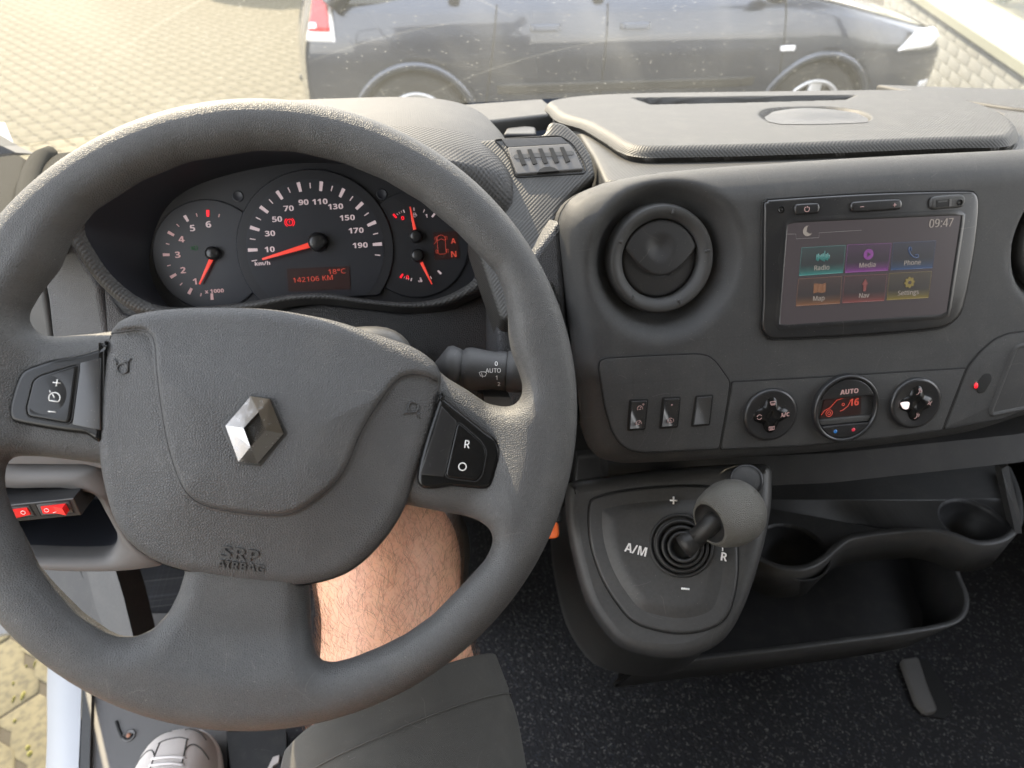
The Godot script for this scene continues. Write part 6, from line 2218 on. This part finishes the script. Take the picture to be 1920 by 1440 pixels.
func make_car() -> Node3D:
	var t := thing("parked_car", "dark navy hatchback parked across the front, seen side-on through the windscreen", "car", Transform3D(Basis(), Vector3(1.481, 0, -5.245)), "parked cars")
	var wx := [-1.41, 1.12]
	var top := func(x: float) -> float:
		if x > 0.88:
			return 1.0 - 0.22 * pow((x - 0.88) / 1.10, 1.7)
		return 1.0 + 0.02 * sm(0.9, -1.8, x)
	var mb := MB.new()
	var nx := 130
	var ny := 28
	for s in [1.0, -1.0]:
		var rows := []
		for i in nx + 1:
			var row := PackedVector3Array()
			for j in ny + 1:
				var u := lerpf(-1.0, 1.0, float(i) / nx)
				var x0 := u * CAR_L / 2.0
				var tp: float = top.call(x0)
				var y := lerpf(0.17, tp, float(j) / ny)
				var x := u * absf(car_end(y, u > 0.0))
				var z := car_half(x0, y)
				if j > ny - 2:
					z -= 0.02 * (j - ny + 2)
				for w in wx:
					if Vector2(x - w, y - 0.31).length() < 0.355:
						z = 0.62
				row.append(Vector3(x, y, s * z))
			rows.append(row)
		loft(mb, rows, false)
	# ends, bonnet and belt deck close the shell
	for e in [0, nx]:
		var rows := []
		for j in ny + 1:
			var u := -1.0 if e == 0 else 1.0
			var y := lerpf(0.17, top.call(u * CAR_L / 2.0), float(j) / ny)
			var x := u * absf(car_end(y, u > 0.0))
			var row := PackedVector3Array()
			for k in 21:
				var g := lerpf(-1, 1, k / 20.0)
				row.append(Vector3(x + u * 0.10 * (1.0 - g * g), y, g * car_half(u * CAR_L / 2.0, y)))
			rows.append(row)
		loft(mb, rows, false)
	var deck := []
	for i in nx + 1:
		var u := lerpf(-1.0, 1.0, float(i) / nx)
		var y: float = top.call(u * CAR_L / 2.0)
		var x := u * absf(car_end(y, u > 0.0))
		var row := PackedVector3Array()
		for k in 21:
			var g := lerpf(-1, 1, k / 20.0)
			row.append(Vector3(x, y + 0.03 * (1.0 - g * g), g * (car_half(u * CAR_L / 2.0, y) - 0.04)))
		deck.append(row)
	loft(mb, deck, false)
	var bd := obj("body", mb, M.car_paint, t)
	# cabin
	var cab := func(z0: float, grow: float, y0: float, y1: float) -> Array:
		var rows := []
		for i in 7:
			var f := i / 6.0
			var y := lerpf(y0, y1, f)
			var g := (y - 0.98) / 0.47
			var xa := lerpf(-1.88, -1.45, g) - grow
			var xb := lerpf(0.98, 0.12, g) + grow
			var zz := lerpf(0.80, 0.60, pow(g, 1.3)) + grow + z0
			var row := PackedVector3Array()
			for p in rounded(PackedVector2Array([Vector2(xa, -zz), Vector2(xb, -zz * 0.86), Vector2(xb, zz * 0.86), Vector2(xa, zz)]), 0.16, 5):
				row.append(Vector3(p.x, y, p.y))
			rows.append(row)
		return rows
	mb = MB.new()
	loft(mb, cab.call(0.0, 0.0, 0.98, 1.42))
	obj("window_glass", mb, M.car_glass, t)
	mb = MB.new()
	var rf: Array = cab.call(0.0, 0.012, 1.38, 1.45)
	loft(mb, rf)
	var last: PackedVector3Array = rf[6]
	for i in last.size():
		mb.tri(last[i], last[(i + 1) % last.size()], Vector3(-0.7, 1.50, 0))
	obj("roof", mb, M.car_paint, t)
	for s in [1.0, -1.0]:
		for px in [[0.95, 0.20, 0.05], [-0.33, -0.40, 0.07], [-1.16, -1.07, 0.07], [-1.84, -1.42, 0.12]]:
			mb = MB.new()
			tube(mb, PackedVector3Array([Vector3(px[0], 0.97, s * 0.805 * (0.9 if px[0] > 0.5 else 1.0)), Vector3(lerpf(px[0], px[1], 0.5), 1.2, s * 0.728 * (0.9 if px[0] > 0.5 else 1.0)), Vector3(px[1], 1.41, s * 0.622 * (0.9 if px[0] > 0.5 else 1.0))]), px[2] * 0.5, 8)
			obj("window_pillar", mb, M.car_paint, t)
	# wheels
	for w in wx:
		for s in [1.0, -1.0]:
			var wh := Node3D.new()
			wh.name = "wheel" if not t.has_node("wheel") else "wheel_%03d" % t.find_children("wheel*", "Node3D", false, false).size()
			t.add_child(wh)
			wh.transform = Transform3D(Basis(Vector3(1, 0, 0), Vector3(0, 1, 0), Vector3(0, 0, 1)) if s > 0 else Basis(Vector3.UP, PI), Vector3(w, 0.31, s * 0.755))
			mb = MB.new()
			lathe(mb, PackedVector2Array([Vector2(0.2, -0.1), Vector2(0.29, -0.1), Vector2(0.312, -0.07), Vector2(0.312, 0.06), Vector2(0.295, 0.09), Vector2(0.25, 0.098), Vector2(0.205, 0.09)]), 48)
			obj("tyre", mb, M.tyre, wh)
			mb = MB.new()
			lathe(mb, PackedVector2Array([Vector2(0.207, 0.088), Vector2(0.198, 0.094), Vector2(0.188, 0.08), Vector2(0.18, 0.03), Vector2(0.0001, 0.02)]), 48)
			obj("wheel_disc", mb, M.car_dark, wh)
			mb = MB.new()
			lathe(mb, PackedVector2Array([Vector2(0.208, 0.086), Vector2(0.203, 0.097), Vector2(0.186, 0.093), Vector2(0.180, 0.075)]), 48)
			for k in 5:
				var an := TAU * k / 5 + 0.3
				var d := Vector2.from_angle(an)
				var nn := Vector2(-d.y, d.x)
				plate(mb, PackedVector2Array([d * 0.03 - nn * 0.03, d * 0.192 - nn * 0.045, d * 0.192 + nn * 0.045, d * 0.03 + nn * 0.03]), 0.05, 0.085, 0.008)
			lathe(mb, PackedVector2Array([Vector2(0.055, 0.05), Vector2(0.055, 0.088), Vector2(0.04, 0.095), Vector2(0.0001, 0.096)]), 24)
			obj("alloy_rim", mb, M.alloy, wh)
			mb = MB.new()
			var ap := PackedVector3Array()
			for k in 33:
				var an := lerpf(-0.38, PI + 0.38, k / 32.0)
				var q := Vector2(w + cos(an) * 0.362, 0.31 + sin(an) * 0.362)
				ap.append(Vector3(q.x, q.y, s * (car_half(q.x, q.y) - 0.008)))
			tube(mb, ap, 0.024, 8)
			obj("wheel_arch", mb, M.car_paint, t)
	# patches that follow the side: lamps, trims, handles, gaps
	var patch := func(called: String, x0: float, x1: float, y0: float, y1: float, s: float, off: float, m: Material, slant := 0.0) -> void:
		var b := MB.new()
		var rows := []
		for i in 13:
			var row := PackedVector3Array()
			for j in 11:
				var fy := j / 10.0
				var x := lerpf(x0, x1, i / 12.0) + slant * (fy - 0.5)
				var y := lerpf(y0, y1, fy)
				var xx := x
				if x < 0.0:
					xx = maxf(x, car_end(y, false)) + (x if false else 0.0)
				else:
					xx = minf(x, car_end(y, true))
				var edge := 1.0 if (i > 0 and i < 12 and j > 0 and j < 10) else -0.6
				row.append(Vector3(xx, y, s * (car_half(x, y) + off * edge)))
			rows.append(row)
		loft(b, rows, false)
		obj(called, b, m, t)
	for s in [1.0, -1.0]:
		patch.call("tail_lamp_trim", -2.01, -1.835, 0.795, 1.06, s, 0.010, M.lamp_clear)
		patch.call("tail_lamp", -1.985, -1.845, 0.83, 1.06, s, 0.018, M.lamp_red)
		patch.call("reversing_lamp", -1.975, -1.925, 0.86, 0.895, s, 0.022, M.lamp_clear)
		patch.call("headlamp", 1.66, 1.94, 0.67, 0.79, s, 0.012, M.lamp_clear, 0.12)
		patch.call("fog_lamp", 1.90, 2.0, 0.34, 0.46, s, 0.012, M.lamp_clear)
		patch.call("side_repeater", 0.80, 0.90, 0.70, 0.73, s, 0.010, M.lamp_clear)
		patch.call("door_handle", -0.74, -0.55, 0.84, 0.875, s, 0.03, M.car_paint)
		patch.call("door_handle", -0.21, -0.02, 0.84, 0.875, s, 0.03, M.car_paint)
		patch.call("rub_strip", -0.98, 0.73, 0.50, 0.56, s, 0.014, M.car_dark)
		for gx in [[-1.02, -0.92], [-0.30, -0.28], [0.86, 0.80]]:
			mb = MB.new()
			var gp := PackedVector3Array()
			for k in 15:
				var y := lerpf(0.26, 0.97, k / 14.0)
				gp.append(Vector3(lerpf(gx[0], gx[1], k / 14.0), y, s * (car_half(gx[0], y) + 0.0005)))
			tube(mb, gp, 0.004, 4)
			obj("door_gap", mb, M.black, t)
		mb = MB.new()
		lathe(mb, PackedVector2Array([Vector2(0.0001, -0.10), Vector2(0.06, -0.08), Vector2(0.085, 0.0), Vector2(0.06, 0.07), Vector2(0.0001, 0.08)]), 20, Transform3D(Basis.from_scale(Vector3(0.8, 0.75, 1.2)), Vector3(0.67, 1.03, s * 0.94)))
		obj("door_mirror", mb, M.car_paint, t)
	mb = MB.new()
	tube(mb, PackedVector3Array([Vector3(-1.9, 0.40, 0.3), Vector3(-2.08, 0.40, 0.3), Vector3(-2.10, 0.46, 0.3)]), 0.02, 8)
	lathe(mb, PackedVector2Array([Vector2(0.0001, -0.03), Vector2(0.022, -0.02), Vector2(0.03, 0.0), Vector2(0.022, 0.02), Vector2(0.0001, 0.03)]), 14, Transform3D(Basis(Vector3.RIGHT, PI / 2), Vector3(-2.10, 0.48, 0.3)))
	obj("tow_bar", mb, M.car_dark, t)
	mb = MB.new()
	box(mb, Vector3(0.02, 0.11, 0.52), Vector3(2.06, 0.40, 0), 0.0)
	obj("number_plate", mb, M.lamp_clear, t)
	return t

func outside() -> void:
	var car := make_car()
	var c2: Node3D = car.duplicate()
	c2.name = numbered("parked_car")
	add_child(c2)
	c2.position = Vector3(-0.8, 0, -12.3)
	c2.set_meta("label", "second dark car parked beyond the first, only its shadow on the pavers showing")
	# building with a white brick base, deep sill and window, right of the car
	var foot := Vector3(3.89, 0, -4.70)
	var along := Vector3(-0.307, 0, 0.952).normalized()
	var face := Vector3(along.z, 0, -along.x) * -1.0
	var xf := Transform3D(Basis(along, Vector3.UP, along.cross(Vector3.UP)), foot)
	if xf.basis.z.dot(Vector3(0, 0, -4.7) - foot) < 0 and xf.basis.z.x > 0:
		xf = Transform3D(Basis(-along, Vector3.UP, (-along).cross(Vector3.UP)), foot)
	var t := thing("brick_building", "white painted brick building with a broad pale window sill, right of the parked car", "building", xf)
	var mb := MB.new()
	box(mb, Vector3(5.0, 0.64, 0.2), Vector3(0, 0.32, -0.112))
	obj("wall", mb, M.mortar, t)
	var bm := MB.new()
	plate(bm, rect(0.234, 0.067), -0.02, 0.006, 0.002, 2)
	var bmesh := bm.mesh()
	var wall: Node = t.get_node("wall")
	for j in 8:
		for i in 20:
			var b := show_mesh("brick", bmesh, M.brick, wall)
			b.position = Vector3(-2.4 + i * 0.243 + (0.12 if j % 2 else 0.0), 0.04 + j * 0.0755, -0.0145)
	mb = MB.new()
	prism(mb, PackedVector3Array([Vector3(-2.5, 0.645, 0.06), Vector3(-2.5, 0.70, 0.06), Vector3(-2.5, 0.80, -0.16), Vector3(-2.5, 0.645, -0.16)]), Vector3(5.0, 0, 0))
	obj("window_sill", mb, M.sill_paint, t)
	for x in [-2.4, -1.1, 0.25, 1.6]:
		mb = MB.new()
		box(mb, Vector3(0.05, 2.0, 0.06), Vector3(x, 1.8, -0.16))
		obj("window_post", mb, M.car_dark, t)
	mb = MB.new()
	box(mb, Vector3(5.0, 0.5, 0.3), Vector3(0, 3.05, -0.2))
	obj("lintel", mb, M.brick, t)
	mb = MB.new()
	box(mb, Vector3(5.0, 2.0, 0.006), Vector3(0, 1.8, -0.18))
	obj("window_pane", mb, M.glass, t)
	mb = MB.new()
	mb.quad(Vector3(-2.5, 0.66, -0.2), Vector3(2.5, 0.66, -0.2), Vector3(2.5, 0.66, -2.2), Vector3(-2.5, 0.66, -2.2))
	obj("window_bed", mb, M.sand, t)
	for k in 6:
		var pl := thing("window_plant", ["low pale green plant behind the window, nearest the car", "second pale green plant behind the window from the car", "third pale green plant behind the window from the car", "fourth pale green plant behind the window from the car", "fifth pale green plant behind the window from the car", "pale green plant behind the window, farthest from the car"][k], "plant", xf * Transform3D(Basis(), Vector3(-1.4 + k * 0.45 + 0.1 * sin(k * 5.0), 0.66, -0.6 - 0.25 * (k % 3))), "plants behind the building window")
		mb = MB.new()
		var r := RandomNumberGenerator.new()
		r.seed = 100 + k
		for i in 90:
			var a := r.randf() * TAU
			var lean := r.randf_range(0.2, 1.2)
			var L := r.randf_range(0.10, 0.28)
			var d := Vector3(cos(a) * lean, 1.0, sin(a) * lean).normalized()
			var sd := d.cross(Vector3.UP).normalized() * r.randf_range(0.01, 0.022)
			var b0 := Vector3(cos(a), 0, sin(a)) * r.randf() * 0.06
			mb.quad(b0, b0 + d * L * 0.5 + sd, b0 + d * L, b0 + d * L * 0.5 - sd)
		obj("leaves", mb, M.leaf, pl)
